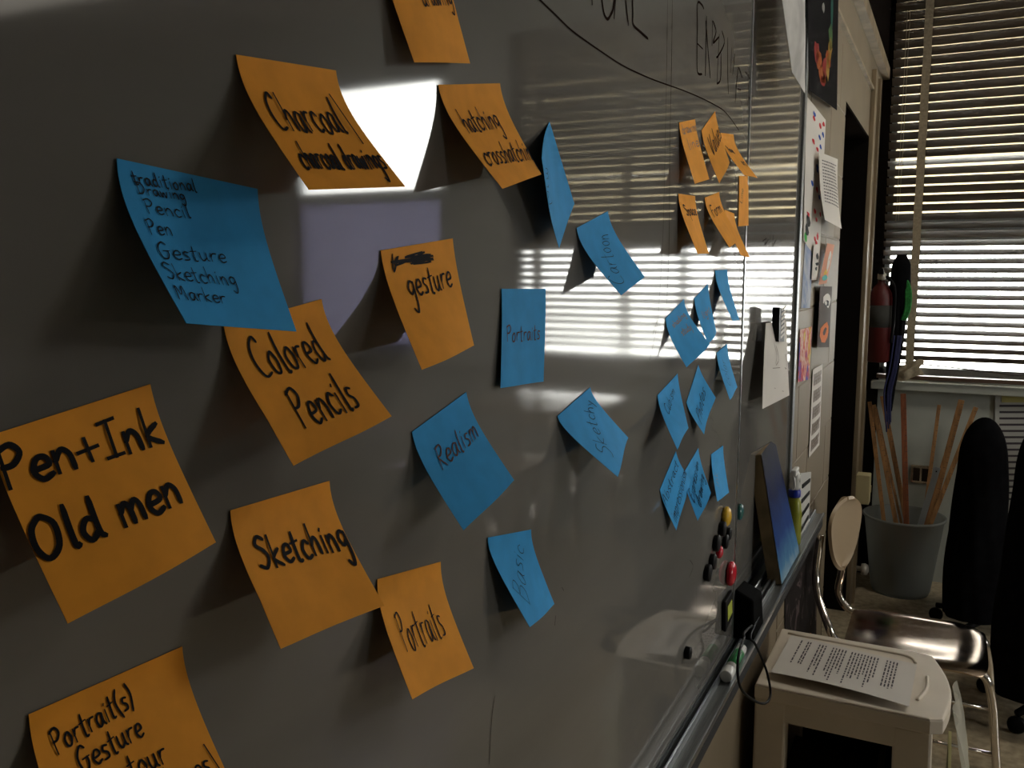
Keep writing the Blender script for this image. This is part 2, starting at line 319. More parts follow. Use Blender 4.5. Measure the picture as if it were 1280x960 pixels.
# ---------------------------------------------------------------- sticky notes
NOTES = [('y', [[0.0008, 0.4302, 1.684], [0.0008, 0.5012, 1.7028], [0.0015, 0.4345, 1.6676], [0.0015, 0.5056, 1.6864], [0.0103, 0.4531, 1.6207], [0.0092, 0.5234, 1.6345]], 'orange sticky note cut off by the top edge of the photo', [('drawing', [0.425, 0.624, 0.56, -0.022, -0.012, -0.16], 0.9, 'k')], [], 'near orange'),
('y', [[0.0008, 0.3177, 1.5978], [0.0008, 0.3912, 1.6051], [0.0015, 0.3193, 1.5809], [0.0015, 0.3928, 1.5881], [0.0383, 0.3196, 1.536], [0.0388, 0.3983, 1.5439]], 'orange sticky note reading Charcoal, charcoal drawings', [('Charcoal/', [0.106, 0.643, 0.807, -0.017, 0.006, -0.316], 1.3, 'k'), ('charcoal drawings', [0.092, 0.889, 0.875, 0.0, 0.035, -0.167], 1.3, 'k')], [], ''),
('y', [[0.0008, 0.4956, 1.6166], [0.0008, 0.5808, 1.6331], [0.0015, 0.4989, 1.5999], [0.0015, 0.584, 1.6164], [0.0337, 0.519, 1.5526], [0.0248, 0.5992, 1.5698]], 'orange sticky note reading hatching crosshatching', [('hatching', [0.12, 0.562, 0.638, -0.025, -0.003, -0.252], 1.2, 'k'), ('crosshatching', [0.059, 0.839, 1.037, 0.041, 0.075, -0.176], 1.2, 'k')], [], ''),
('b', [[0.0008, 0.2496, 1.544], [0.0008, 0.3286, 1.5385], [0.0015, 0.2484, 1.527], [0.0015, 0.3274, 1.5216], [0.0308, 0.2528, 1.4794], [0.0251, 0.3236, 1.4717]], 'large blue sticky note with a handwritten list headed traditional drawing', [('traditional', [0.086, 0.177, 0.433, -0.037, -0.022, -0.107], 0.55, 'k'), ('Drawing', [0.103, 0.247, 0.327, -0.014, -0.014, -0.09], 0.5, 'k'), ('Pencil', [0.12, 0.392, 0.318, -0.022, -0.01, -0.11], 0.5, 'k'), ('Pen', [0.077, 0.54, 0.18, -0.015, 0.003, -0.107], 0.5, 'k'), ('Gesture', [0.074, 0.685, 0.532, -0.026, 0.008, -0.1], 0.5, 'k'), ('Sketching', [0.046, 0.799, 0.569, -0.004, 0.001, -0.088], 0.5, 'k'), ('Marker', [0.043, 0.895, 0.409, -0.0, 0.011, -0.069], 0.5, 'k')], [], ''),
('y', [[0.0008, 0.3032, 1.4745], [0.0008, 0.374, 1.4849], [0.0015, 0.3057, 1.4576], [0.0015, 0.3765, 1.468], [0.034, 0.3129, 1.4101], [0.0358, 0.3856, 1.423]], 'orange sticky note reading Colored Pencils, bottom corner creased', [('Colored', [0.152, 0.513, 0.677, 0.038, -0.024, -0.355], 1.2, 'k'), ('Pencils', [0.219, 0.874, 0.593, 0.004, 0.029, -0.236], 1.3, 'k')], [], ''),
('y', [[0.0008, 0.1896, 1.4425], [0.0008, 0.26, 1.4527], [0.0015, 0.1921, 1.4257], [0.0015, 0.2625, 1.4359], [0.0323, 0.1929, 1.3784], [0.0312, 0.2632, 1.3875]], 'orange sticky note reading Pen+Ink Old men at the left edge', [('Pen+Ink', [-0.014, 0.37, 0.998, 0.079, 0.008, -0.275], 2.0, 'k'), ('Old men', [0.001, 0.761, 0.929, 0.03, 0.018, -0.193], 2.0, 'k')], [], ''),
('y', [[0.0008, 0.4291, 1.5115], [0.0008, 0.512, 1.5211], [0.0015, 0.431, 1.4946], [0.0015, 0.514, 1.5042], [0.0385, 0.4129, 1.4453], [0.03, 0.4891, 1.4526]], 'orange sticky note reading gesture below a scribbled-out word', [('gesture', [0.203, 0.544, 0.676, -0.003, 0.016, -0.279], 1.2, 'k')], [[0.129, 0.066], [0.104, 0.262], [0.196, 0.096], [0.143, 0.197], [0.552, 0.105], [0.273, 0.127], [0.636, 0.148], [0.296, 0.168], [0.66, 0.2], [0.329, 0.211], [0.618, 0.231], [0.43, 0.153], [0.666, 0.172], [0.092, 0.152], [0.656, 0.218]], ''),
('b', [[0.0008, 0.5828, 1.4865], [0.0008, 0.6619, 1.485], [0.0015, 0.5825, 1.4695], [0.0015, 0.6615, 1.468], [0.0041, 0.5736, 1.4137], [0.0039, 0.6528, 1.4095]], 'blue sticky note reading Portraits in brown ink, hanging flat', [('Portraits', [0.089, 0.642, 0.801, 0.007, -0.007, -0.164], 0.9, 'r')], [], ''),
('y', [[0.0008, 0.3024, 1.3877], [0.0008, 0.3765, 1.3859], [0.0015, 0.3019, 1.3707], [0.0015, 0.3761, 1.3689], [0.0347, 0.2977, 1.3275], [0.0379, 0.3726, 1.3227]], 'orange sticky note reading Sketching with a crease in its lower corner', [('Sketching', [0.117, 0.567, 0.891, 0.071, 0.006, -0.255], 1.7, 'k')], [], ''),
('y', [[0.0008, 0.4193, 1.3162], [0.0008, 0.4923, 1.3049], [0.0015, 0.4167, 1.2994], [0.0015, 0.4897, 1.2881], [0.0291, 0.4117, 1.25], [0.0303, 0.4829, 1.2395]], 'orange sticky note reading Portraits overlapped by the Sketching note', [('Portraits', [0.153, 0.744, 0.658, -0.001, -0.01, -0.324], 0.9, 'k')], [], ''),
('y', [[0.0008, 0.1966, 1.3359], [0.0008, 0.2699, 1.3333], [0.0015, 0.196, 1.3189], [0.0015, 0.2693, 1.3163], [0.0408, 0.1873, 1.2807], [0.0511, 0.2574, 1.2661]], 'orange sticky note reading Portrait(s) Gesture at the bottom left corner', [('Portrait(s)', [0.1, 0.357, 0.517, -0.085, -0.019, -0.181], 0.8, 'k'), ('Gesture', [0.199, 0.526, 0.418, -0.057, -0.008, -0.151], 0.8, 'k'), ('Contour', [0.226, 0.672, 0.465, -0.032, -0.002, -0.126], 0.8, 'k'), ('Lines/', [0.614, 0.771, 0.366, -0.011, 0.004, -0.107], 0.8, 'k')], [], ''),
('b', [[0.0008, 0.4593, 1.3993], [0.0008, 0.5289, 1.416], [0.0015, 0.4632, 1.3828], [0.0015, 0.5329, 1.3995], [0.0338, 0.4674, 1.3378], [0.0327, 0.54, 1.3544]], 'blue sticky note reading Realism in brown ink', [('Realism', [0.17, 0.572, 0.757, -0.031, 0.05, -0.231], 0.9, 'r')], [], ''),
('b', [[0.0008, 0.5601, 1.3028], [0.0008, 0.6355, 1.2887], [0.0015, 0.5579, 1.291], [0.0015, 0.6333, 1.2769], [0.0213, 0.591, 1.2253], [0.0058, 0.6743, 1.2122]], 'blue sticky note reading Basic up its side, right top corner curled', [('Basic', [0.257, 0.9, 0.503, -0.6, -0.179, -0.184], 0.45, 'k')], [], ''),
('b', [[0.0008, 0.6883, 1.3754], [0.0008, 0.7648, 1.3914], [0.0015, 0.6903, 1.3656], [0.0015, 0.7669, 1.3816], [0.038, 0.7395, 1.3148], [0.0176, 0.8288, 1.3338]], 'blue sticky note reading Sketchy, tilted below the window reflection', [('Sketchy', [0.293, 0.93, 0.631, -0.625, -0.16, -0.146], 0.6, 'k')], [], ''),
('b', [[0.0008, 0.6681, 1.6191], [0.0008, 0.7218, 1.5573], [0.0015, 0.6545, 1.6073], [0.0015, 0.7082, 1.5455], [0.0239, 0.6011, 1.5815], [0.0162, 0.6537, 1.5178]], 'blue sticky note seen nearly edge-on beside the hatching note', [('form', [0.44, 1.149, -0.294, -0.302, 0.148, -0.263], 0.4, 'k')], [], ''),
('b', [[0.0008, 0.7278, 1.537], [0.0008, 0.8055, 1.5561], [0.0015, 0.7318, 1.5205], [0.0015, 0.8096, 1.5395], [0.029, 0.766, 1.4776], [0.0263, 0.8409, 1.4937]], 'blue sticky note reading Cartoon below the edge-on blue note', [('Cartoon', [0.31, 0.952, 0.475, -0.617, -0.341, -0.076], 0.5, 'k')], [], ''),
('y', [[0.0008, 1.0402, 1.6724], [0.0008, 1.1107, 1.6865], [0.0015, 1.0435, 1.6557], [0.0015, 1.114, 1.6698], [0.0187, 1.0518, 1.6018], [0.0171, 1.1221, 1.6137]], 'yellow-orange note at top left of the far cluster, faint grey writing', [('drawing', [0.138, 0.27, 0.931, -0.012, -0.103, -0.214], 1.0, 'g'), ('lines', [0.299, 0.563, 0.834, -0.024, -0.033, -0.188], 1.0, 'g')], [], 'far'),
('y', [[0.0008, 1.1429, 1.6774], [0.0008, 1.2107, 1.7117], [0.0015, 1.1505, 1.6622], [0.0015, 1.2183, 1.6965], [0.0289, 1.1323, 1.6092], [0.0248, 1.1991, 1.6421]], 'yellow-orange note second in the top far row, black writing reading Values', [('Values', [0.216, 0.684, 0.817, -0.084, 0.008, -0.39], 1.3, 'k')], [], 'far'),
('y', [[0.0008, 1.2455, 1.6882], [0.0008, 1.3236, 1.6965], [0.0015, 1.2473, 1.6713], [0.0015, 1.3254, 1.6796], [0.0328, 1.2583, 1.6307], [0.0348, 1.3366, 1.6345]], 'narrow tilted yellow-orange note crossing the panel edge with two black words', [('line', [0.236, 0.509, 0.316, 0.029, -0.171, -0.162], 1.6, 'k'), ('art', [0.566, 0.787, 0.325, 0.02, -0.082, -0.134], 1.6, 'k')], [], 'far'),
('y', [[0.0008, 1.0439, 1.5907], [0.0008, 1.1201, 1.5935], [0.0015, 1.0446, 1.5737], [0.0015, 1.1208, 1.5765], [0.0239, 1.0514, 1.5199], [0.0197, 1.1262, 1.5212]], 'yellow-orange note at lower left of the far cluster, black word Space near top', [('Space', [0.235, 0.449, 0.734, -0.019, -0.128, -0.205], 1.6, 'k')], [], 'far'),
('y', [[0.0008, 1.1683, 1.5949], [0.0008, 1.2464, 1.6082], [0.0015, 1.1711, 1.5782], [0.0015, 1.2493, 1.5915], [0.0323, 1.1771, 1.5303], [0.0298, 1.2549, 1.5421]], 'yellow-orange note second in the lower far row, reading Form', [('Form', [0.15, 0.511, 0.714, -0.04, -0.004, -0.263], 1.5, 'k')], [], 'far'),
('y', [[0.0008, 1.283, 1.5863], [0.0008, 1.3453, 1.5842], [0.0015, 1.2824, 1.5694], [0.0015, 1.3447, 1.5672], [0.0232, 1.2889, 1.5228], [0.0243, 1.351, 1.519]], 'yellow-orange note overlapping its neighbour, lowest of the far orange cluster', [('tone', [0.308, 0.616, 0.35, -0.009, -0.058, -0.225], 1.2, 'r')], [], 'far'),
('y', [[0.0008, 1.3696, 1.6415], [0.0008, 1.4325, 1.6473], [0.0015, 1.3712, 1.6246], [0.0015, 1.4341, 1.6304], [0.0012, 1.3733, 1.5666], [0.0026, 1.4366, 1.5706]], 'upright yellow-orange note at the edge of the sliding panel', [('Line', [0.275, 0.663, 0.155, -0.317, -0.262, -0.047], 0.7, 'k')], [], 'far'),
('b', [[0.0008, 1.0029, 1.4443], [0.0008, 1.08, 1.4644], [0.0015, 1.0072, 1.4279], [0.0015, 1.0843, 1.448], [0.0208, 1.0293, 1.3852], [0.0284, 1.1047, 1.4077]], 'blue note with two faint grey lines, leftmost of the middle far row', [('shading', [0.229, 0.351, 0.642, 0.001, -0.06, -0.148], 1.1, 'g'), ('study', [0.388, 0.61, 0.447, 0.029, -0.017, -0.15], 1.1, 'g')], [], 'farb'),
('b', [[0.0008, 1.1294, 1.464], [0.0008, 1.1982, 1.4816], [0.0015, 1.1336, 1.4476], [0.0015, 1.2024, 1.4652], [0.0212, 1.1295, 1.4056], [0.015, 1.1971, 1.4167]], 'blue note with one faint line, second of the middle far row', [('light', [0.254, 0.601, 0.593, 0.036, -0.028, -0.156], 1.1, 'g')], [], 'farb'),
('b', [[0.0008, 1.2366, 1.5], [0.0008, 1.3096, 1.5012], [0.0015, 1.2369, 1.483], [0.0015, 1.3099, 1.4842], [0.0271, 1.2385, 1.4302], [0.0218, 1.31, 1.4276]], 'slim blue note hanging highest of the far blue notes, blank', [], [], 'farb'),
('b', [[0.0008, 1.2605, 1.3824], [0.0008, 1.3248, 1.3903], [0.0015, 1.2626, 1.3655], [0.0015, 1.3269, 1.3734], [0.0224, 1.2556, 1.3158], [0.0194, 1.3201, 1.3265]], 'small blue note with faint writing right of the middle far row', [('color', [0.401, 0.885, 0.193, -0.527, -0.371, -0.159], 0.5, 'k')], [], 'farb'),
('b', [[0.0008, 0.9778, 1.3567], [0.0008, 1.0593, 1.3734], [0.0015, 0.9812, 1.3401], [0.0015, 1.0627, 1.3567], [0.0387, 0.9293, 1.305], [0.0285, 1.0115, 1.315]], 'blue note below the two-line note with writing up its side', [('Cubism', [0.233, 0.586, 0.539, -0.251, -0.095, -0.243], 0.7, 'k')], [], 'farb'),
('b', [[0.0008, 1.1035, 1.3314], [0.0008, 1.1588, 1.3748], [0.0015, 1.114, 1.318], [0.0015, 1.1693, 1.3614], [0.013, 1.1506, 1.2826], [0.0136, 1.205, 1.3253]], 'blue diamond-hung note with slanting writing, centre of far blue notes', [('Photos', [0.092, 0.875, 0.72, -0.18, 0.083, -0.293], 0.9, 'k')], [], 'farb'),
('b', [[0.0008, 0.9956, 1.2408], [0.0008, 1.0606, 1.2754], [0.0015, 1.0035, 1.2258], [0.0015, 1.0685, 1.2603], [0.0114, 1.0351, 1.1814], [0.0059, 1.1142, 1.2274]], 'blue diamond-hung note with two slanting lines, lowest far row left', [('Abstract', [0.014, 0.529, 0.927, -0.159, -0.034, -0.309], 0.8, 'k'), ('impressionism', [0.078, 0.959, 0.954, -0.163, -0.014, -0.259], 0.8, 'k')], [], 'farb'),
('b', [[0.0008, 1.0968, 1.2391], [0.0008, 1.1709, 1.2593], [0.0015, 1.1013, 1.2227], [0.0015, 1.1754, 1.2429], [0.0318, 1.0594, 1.19], [0.029, 1.1337, 1.2084]], 'blue diamond-hung note with two slanting lines, lowest far row centre', [('Expression', [0.102, 0.789, 0.746, -0.436, -0.048, -0.264], 0.7, 'k'), ('drawing', [0.286, 0.948, 0.639, -0.25, -0.055, -0.208], 0.7, 'k')], [], 'farb'),
('b', [[0.0008, 1.2449, 1.2364], [0.0008, 1.3193, 1.236], [0.0015, 1.2448, 1.2194], [0.0015, 1.3192, 1.219], [0.0153, 1.231, 1.1715], [0.0158, 1.3052, 1.1675]], 'blue note above the yellow magnet, lowest far row right', [('ink', [0.283, 0.835, 0.075, -0.289, -0.303, -0.104], 0.5, 'g')], [], 'farb')]
def quad(a, b, c, v):
    # tight bend at the gummed strip, then almost straight
    d = b+(c-b)*.33; w = 1-v
    return a*w**3+b*(3*v*w*w)+d*(3*v*v*w)+c*v**3
pen_w = {'k': 1, 'r': 1, 'g': 1}
def sticky_note(col, P, label, texts, scr, grp, idx):
    TL, TR, P1, P2, BL, BR = [Vector(p) for p in P]
    if (BL-TL).length < .01: return
    group = 'sticky notes on the sliding whiteboard panel'
    t = thing('sticky_note', label, 'sticky note', tuple(TL), group)
    rnd = random.Random(idx)
    kink = rnd.uniform(-.0012, .0012)
    du = (TR-TL).normalized()
    def S(u, v):
        p = quad(TL, P1, BL, v)*(1-u)+quad(TR, P2, BR, v)*u
        nn = Vector((1, 0, 0))
        if idx in (4, 8): p = p-nn*(.010*max(0, v-(.74+.40*u)))
        return p+nn*(kink*math.sin(PI*u)*v+.0008*math.sin(5*u+idx)*v)
    def Nn(u, v):
        e = 1e-3; a = S(u+e, v)-S(u-e, v); b = S(u, min(v+e, 1.2))-S(u, v-e); n = a.cross(b).normalized()
        if n.x < 0 and (P[4][0] > .0): n = -n
        return n
    mb = MB(); mb.grid(lambda u, v: S(u, v), 10, 20)
    # normals face the reader
    sgn = 1
    a = (TR-TL).cross(BL-TL)
    o = mb.build('paper_sheet', M[col], t, thick=.00025, offset=(1 if a.x < 0 else -1))
    wb = {}
    for (s, fr, wmm, ink) in texts:
        o0 = Vector(fr[0:2]); ad = Vector(fr[2:4]); up = Vector(fr[4:6])
        st, tot = text_strokes(s)
        m2 = wb.setdefault(ink, MB())
        for q in st:
            q2 = smooth([(a, b, 0) for a, b in q], 5)
            pts = []; nr = []
            for p in q2:
                uv = o0+ad*(p.x/tot)+up*p.y
                if not (-.0 <= uv.x <= 1.0 and 0 <= uv.y <= 1.0):
                    uv = Vector((min(max(uv.x, 0.01), .99), min(max(uv.y, .01), .99)))
                pts.append(S(uv.x, uv.y)); nr.append(Nn(uv.x, uv.y))
            ribbon(m2, pts, wmm*.00118, nr, .0004)
    if scr:
        q2 = smooth([(a, b, 0) for a, b in scr], 4); m2 = wb.setdefault('k', MB())
        ribbon(m2, [S(p.x, max(p.y, .01)) for p in q2], .0013, [Nn(p.x, max(p.y, .01)) for p in q2], .0004)
    for ink, m2 in wb.items(): m2.build('handwriting', M[ink], t)
for i, (c_, P_, l_, t_, s_, g_) in enumerate(NOTES): sticky_note(c_, P_, l_, t_, s_, g_, i)

# ---------------------------------------------------------------- setting: walls, floor, ceiling
XL = -.05; XR = 6.0; YB = -3.0; ZC = 3.05; D0, D1, DH = 3.15, 4.02, 2.05
w = MB()
w.box(XL-.12, XL, YB, D0, 0, ZC); w.box(XL-.12, XL, D0, D1, DH, ZC); w.box(XL-.12, XL, D1, YW+.15, 0, ZC)
struct(w.build('wall_left', M['cream']))
wl = bpy.data.objects['wall_left']
blk = {}
for ci in range(11):                                                   # painted blocks between the board frame and the door
    z0_ = ci*.2+.003; z1_ = min(z0_+.194, 2.2)
    y_ = 2.19-(.2 if ci % 2 else 0)
    while y_ < D0-.02:
        ya, yb = max(y_, 2.19)+.003, min(y_+.4, D0-.004)-.003
        if yb-ya > .03: MB().box(XL-.001, XL+.0022, ya, yb, z0_, z1_).build('block', M['cream'], wl, bevel=.0015, seg=1)
        y_ += .4
struct(MB().box(XL, XL+.012, 2.45, D1+.1, 2.235, 2.247).build('trim_1', M['trim']))          # thin line over the door
struct(MB().box(XL, XL+.03, 2.2, YW-.02, 2.38, 2.43).build('trim_2', M['trim']))
struct(MB().box(XL, XL+.02, 2.2, YW-.02, 2.43, ZC).build('trim_3', M['darkwall']))
cs = MB(); cs.box(XL, XL+.018, D1, D1+.24, 0, 2.32)
struct(cs.build('trim_4', M['trim'], bevel=.002))
struct(MB().box(XL+.018, XL+.030, D1+.10, D1+.115, 0, 2.30).build('trim_5', M['trim']))
jb = MB(); jb.box(XL-.125, XL+.001, D1-.012, D1+.0, 0, DH); jb.box(XL-.125, XL+.001, D0, D0+.012, 0, DH); jb.box(XL-.125, XL+.001, D0, D1, DH-.012, DH)
struct(jb.build('shade_lining', M['darkwall']))  # near-black lining puts the doorway's shade into the reveals
# doorway into an unlit room, its dark put into the wall colour
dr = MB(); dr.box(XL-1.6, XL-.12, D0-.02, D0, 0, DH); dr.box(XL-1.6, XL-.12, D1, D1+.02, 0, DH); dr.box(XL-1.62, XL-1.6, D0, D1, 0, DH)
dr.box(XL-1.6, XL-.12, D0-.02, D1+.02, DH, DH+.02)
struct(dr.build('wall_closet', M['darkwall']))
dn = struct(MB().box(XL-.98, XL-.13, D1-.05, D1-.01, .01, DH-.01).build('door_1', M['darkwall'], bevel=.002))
MB().lathe([(.0, 0), (.012, 0), (.012, -.03), (.027, -.036), (.027, -.055), (.0, -.062)], (XL-.90, D1-.05, 1.0), 16, 'Y', cap=False).build('door_handle', M['darkalu'], dn)
struct(MB().box(XL-1.7, XR+.1, YB-.1, YW+.15, -.1, 0).build('floor', M['floor']))
struct(MB().box(XL-.1, XR+.1, YB-.1, YW+.15, ZC, ZC+.1).build('ceiling', M['ceil']))
struct(MB().box(XL-.1, XR+.1, YB-.15, YB, 0, ZC).build('wall_back', M['wallx']))
SY0, SY1 = 1.45, 2.55
w = MB(); w.box(XR, XR+.15, YB, SY0, 0, ZC); w.box(XR, XR+.15, SY1, YW+.15, 0, ZC); w.box(XR, XR+.15, SY0, SY1, 0, 1.0); w.box(XR, XR+.15, SY0, SY1, 2.5, ZC)
struct(w.build('wall_right', M['wallx']))
portal('window_portal', (XR+.16, (SY0+SY1)/2, 1.75), (0, PI/2, 0), 1.5, SY1-SY0)
wn3 = MB(); wn3.box(XR+.05, XR+.1, SY0, SY0+.05, 1.0, 2.5); wn3.box(XR+.05, XR+.1, SY1-.05, SY1, 1.0, 2.5); wn3.box(XR+.05, XR+.1, (SY0+SY1)/2-.03, (SY0+SY1)/2+.03, 1.0, 2.5)
wn3.box(XR+.05, XR+.1, SY0, SY1, 1.0, 1.05); wn3.box(XR+.05, XR+.1, SY0, SY1, 2.45, 2.5)
wf3 = struct(wn3.build('window_3', M['darkalu']))  # unseen side window, added to bring general light into the room
MB().box(XR+.07, XR+.075, SY0, SY1, 1.0, 2.5).build('window_pane', M['glass'], wf3)
# window wall
WX0, WX1, WZ0, WZ1 = -.02, 2.0, .985, 2.80
VX0, VX1 = 2.47, 3.62
w = MB()
w.box(XL-.1, WX0, YW, YW+.15, 0, ZC); w.box(WX1, VX0, YW, YW+.15, 0, ZC); w.box(VX1, XR+.1, YW, YW+.15, 0, ZC)
w.box(WX0, WX1, YW, YW+.15, WZ1, ZC); w.box(VX0, VX1, YW, YW+.15, 2.68, ZC)
w.box(WX0, WX1, YW, YW+.15, 0, WZ0); w.box(VX0, VX1, YW, YW+.15, 0, WZ0)
struct(w.build('wall_far', M['greywall']))
struct(MB().box(XL, WX0+.02, YW-.02, YW, .0, ZC).build('trim_6', M['darkwall']))       # dark strip in the corner
sl = MB(); sl.box(-.03, 3.8, YW-.07, YW, .935, .975); struct(sl.build('window_sill', M['greysill'] if 'greysill' in M else M['greywall'], bevel=.004)).name = 'trim_7'
def window(n, x0, x1, z0, z1, mull):
    f = MB()
    f.box(x0, x0+.04, YW+.05, YW+.1, z0, z1); f.box(x1-.04, x1, YW+.05, YW+.1, z0, z1)
    f.box(x0, x1, YW+.05, YW+.1, z0, z0+.05); f.box(x0, x1, YW+.05, YW+.1, z1-.05, z1)
    if n == 1: f.box(x0, x1, YW+.04, YW+.11, 1.64, 1.75)
    for m_ in mull: f.box(m_-.025, m_+.025, YW+.05, YW+.1, z0, z1)
    return struct(f.build('window_%d' % n, M['darkalu'], bevel=.003))
w1 = window(1, WX0, WX1, WZ0, WZ1, [1.0]); MB().box(WX0, WX1, YW+.072, YW+.076, WZ0, WZ1).build('window_pane', M['glass'], w1)
w2 = window(2, VX0, VX1, WZ0, 2.68, [])
MB().box(VX0, VX1, YW+.04, YW+.11, 1.93, 1.99).build('window_rail', M['darkalu'], w2)
MB().box(VX0, VX1, YW+.072, YW+.076, 1.99, 2.68).build('window_pane', M['glass'], w2)
tag(MB().box(VX0, VX1, YW+.072, YW+.076, WZ0, 1.93).build('window_pane', M['frost'], w2), 'frosted lower window pane')
# outside: pale ground and an awning added to dim the blind's upper slits
struct(MB().box(-30, 40, YW+.3, 60, -.35, -.30).build('ground', mat('pale_concrete', (.72, .72, .70), .9, noise=.1, nscale=1)))
aw = thing('window_awning', 'tan cloth awning added outside to dim the upper slits of the blind', 'awning', (1, YW+.2, 2.75))
MB().grid(lambda u, v: (-1.2+3.55*u, YW+.2+.95*v, 2.9-(2.9-1.72)*v), 6, 4).build('awning_cloth', M['awning'], aw, thick=.002)
MB().tube([(-1.2, YW+1.15, 1.72), (2.35, YW+1.15, 1.72)], .012).build('front_bar', M['darkalu'], aw)
for x in (-1.15, 2.3): MB().tube([(x, YW+.16, 1.9), (x, YW+1.15, 1.72)], .010).build('arm', M['darkalu'], aw)

# ---------------------------------------------------------------- venetian blind
bl = thing('venetian_blind', 'tan venetian blind half open over the far window', 'window blind', (1, 4.52, 2.68))
BY = 4.53
MB().box(WX0+.01, WX1-.02, BY-.025, BY+.03, 2.745, 2.79).build('head_rail', M['slat'], bl, bevel=.002)
TILT = math.radians(36); PITCH = .0408; SW = .050
def slat_bm(tilt, dip=0):
    # outer edge low, inner edge high, slightly crowned
    mb = MB(); n = 4; nx = 6
    def fn(u, v):
        s = (v-.5)*SW; c = .0025*(1-(2*v-1)**2)
        y = s*math.cos(tilt)+c*math.sin(tilt); z = -s*math.sin(tilt)+c*math.cos(tilt)
        return ((WX0+.015)+(WX1-WX0-.04)*u, y, z)
    return mb.grid(fn, nx, n)
proto = None; low = False; z = 2.725; k = 0
while z > 1.09:
    special = {2.05: 1}
    if abs(z-2.005) < PITCH*.5:
        o = slat_bm(math.radians(22)).build('slat', M['slat'], bl, thick=.0006)
    elif proto is None:
        o = proto = slat_bm(TILT).build('slat', M['slat'], bl, thick=.0006)
    elif z < 1.66 and not low:
        o = proto = slat_bm(math.radians(31)).build('slat', M['slat'], bl, thick=.0006); low = True
    else:
        o = proto.copy(); COL.objects.link(o)
    o.location = (-1, BY-4.52+random.uniform(-.001, .001), z-2.68); o.rotation_euler = (0, random.uniform(-.0012, .0012), 0)
    z -= PITCH; k += 1
# the two lowest slats hang bent
def bent(u, v):
    s = (v-.5)*SW; x = (WX0+.02)+(WX1-WX0-.05)*u
    return (x, BY+s*.95, 1.065-.05*min(1, max(0, (x-.12)/.7))+.02*math.sin(x*6)*.2-s*.2)
MB().grid(bent, 30, 2).build('slat', M['slat'], bl, thick=.0006)
MB().box(WX0+.015, WX1-.03, BY-.027, BY+.027, .992, 1.010).build('bottom_rail', mat('dark_bottom_rail', (.10, .06, .04), .5), bl, bevel=.002)
TX = [.135, .76, 1.28, 1.80]
for x in TX:
    mb = MB()
    for s in (-1, 1):
        mb.grid(lambda u, v: (x-.017+.034*u+.003*math.sin(v*40)*.3, BY+s*.0285, 1.0+1.75*v), 1, 40)
    mb.build('ladder_tape', M['tape'], bl, thick=.0008)
MB().grid(lambda u, v: (.06+.13*u+.01*math.sin(9*v), BY-.034-.012*math.sin(PI*u)+.006*math.sin(14*u+6*v), 1.075-.075*v-.015*math.sin(5*u)), 14, 8).build('torn_tape_end', M['tape'], bl, thick=.001)
mb = MB()
for x in (.045, .056): mb.tube([(x, BY-.03, 2.66), (x+.001, BY-.031, 2.0), (x-.001, BY-.031, 1.72)], .0012, 6)
mb.build('pull_cord', M['tape'], bl)

# ---------------------------------------------------------------- whiteboard: rear board with frame and tray
wb = thing('whiteboard', 'long rear whiteboard with silver frame and tray along the left wall', 'whiteboard', (-.04, .5, .87))
F0 = 2.178
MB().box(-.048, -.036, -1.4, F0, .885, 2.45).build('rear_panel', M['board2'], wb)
fr = MB(); fr.box(-.048, -.030, F0, F0+.03, .86, 2.47); fr.build('frame_post', M['darkalu'], wb, bevel=.0015)
MB().box(-.048, -.030, -1.4, F0+.03, 2.45, 2.49).build('frame_top', M['alu'], wb, bevel=.0015)
# tray: extruded section with two sliding tracks
sec = [(-.048,.862),(.030,.862),(.032,.866),(.032,.874),(.029,.874),(.028,.870),(.013,.870),(.012,.878),(.008,.878),(.007,.868),(.0035,.868),(.0030,.880),(-.0005,.880),(-.001,.868),(-.013,.868),(-.014,.879),(-.018,.879),(-.019,.868),(-.036,.868),(-.036,.885),(-.048,.885)]
T1 = 2.36
mb = MB(); vs = [(x, -1.4, z) for x, z in sec]+[(x, T1, z) for x, z in sec]; n = len(sec)
mb.add(vs, [(i, (i+1) % n, n+(i+1) % n, n+i) for i in range(n)]+[tuple(range(n)), tuple(range(2*n-1, n-1, -1))])
mb.build('marker_tray', M['darkalu'], wb)
mb = MB(); mb.box(.0305, .0335, -1.4, T1, .8655, .8735); mb.build('tray_lip', M['alu'], wb)
mb = MB()
mb.tube([(.010, -1.4, .8785), (.010, T1, .8785)], .0018, 8); mb.tube([(-.016, 1.44, .8795), (-.016, T1, .8795)], .0018, 8)
mb.build('track_rail', M['alu'], wb)
MB().box(-.02, .030, -1.4, T1, .838, .8615).build('tray_underside', M['gap'], wb)

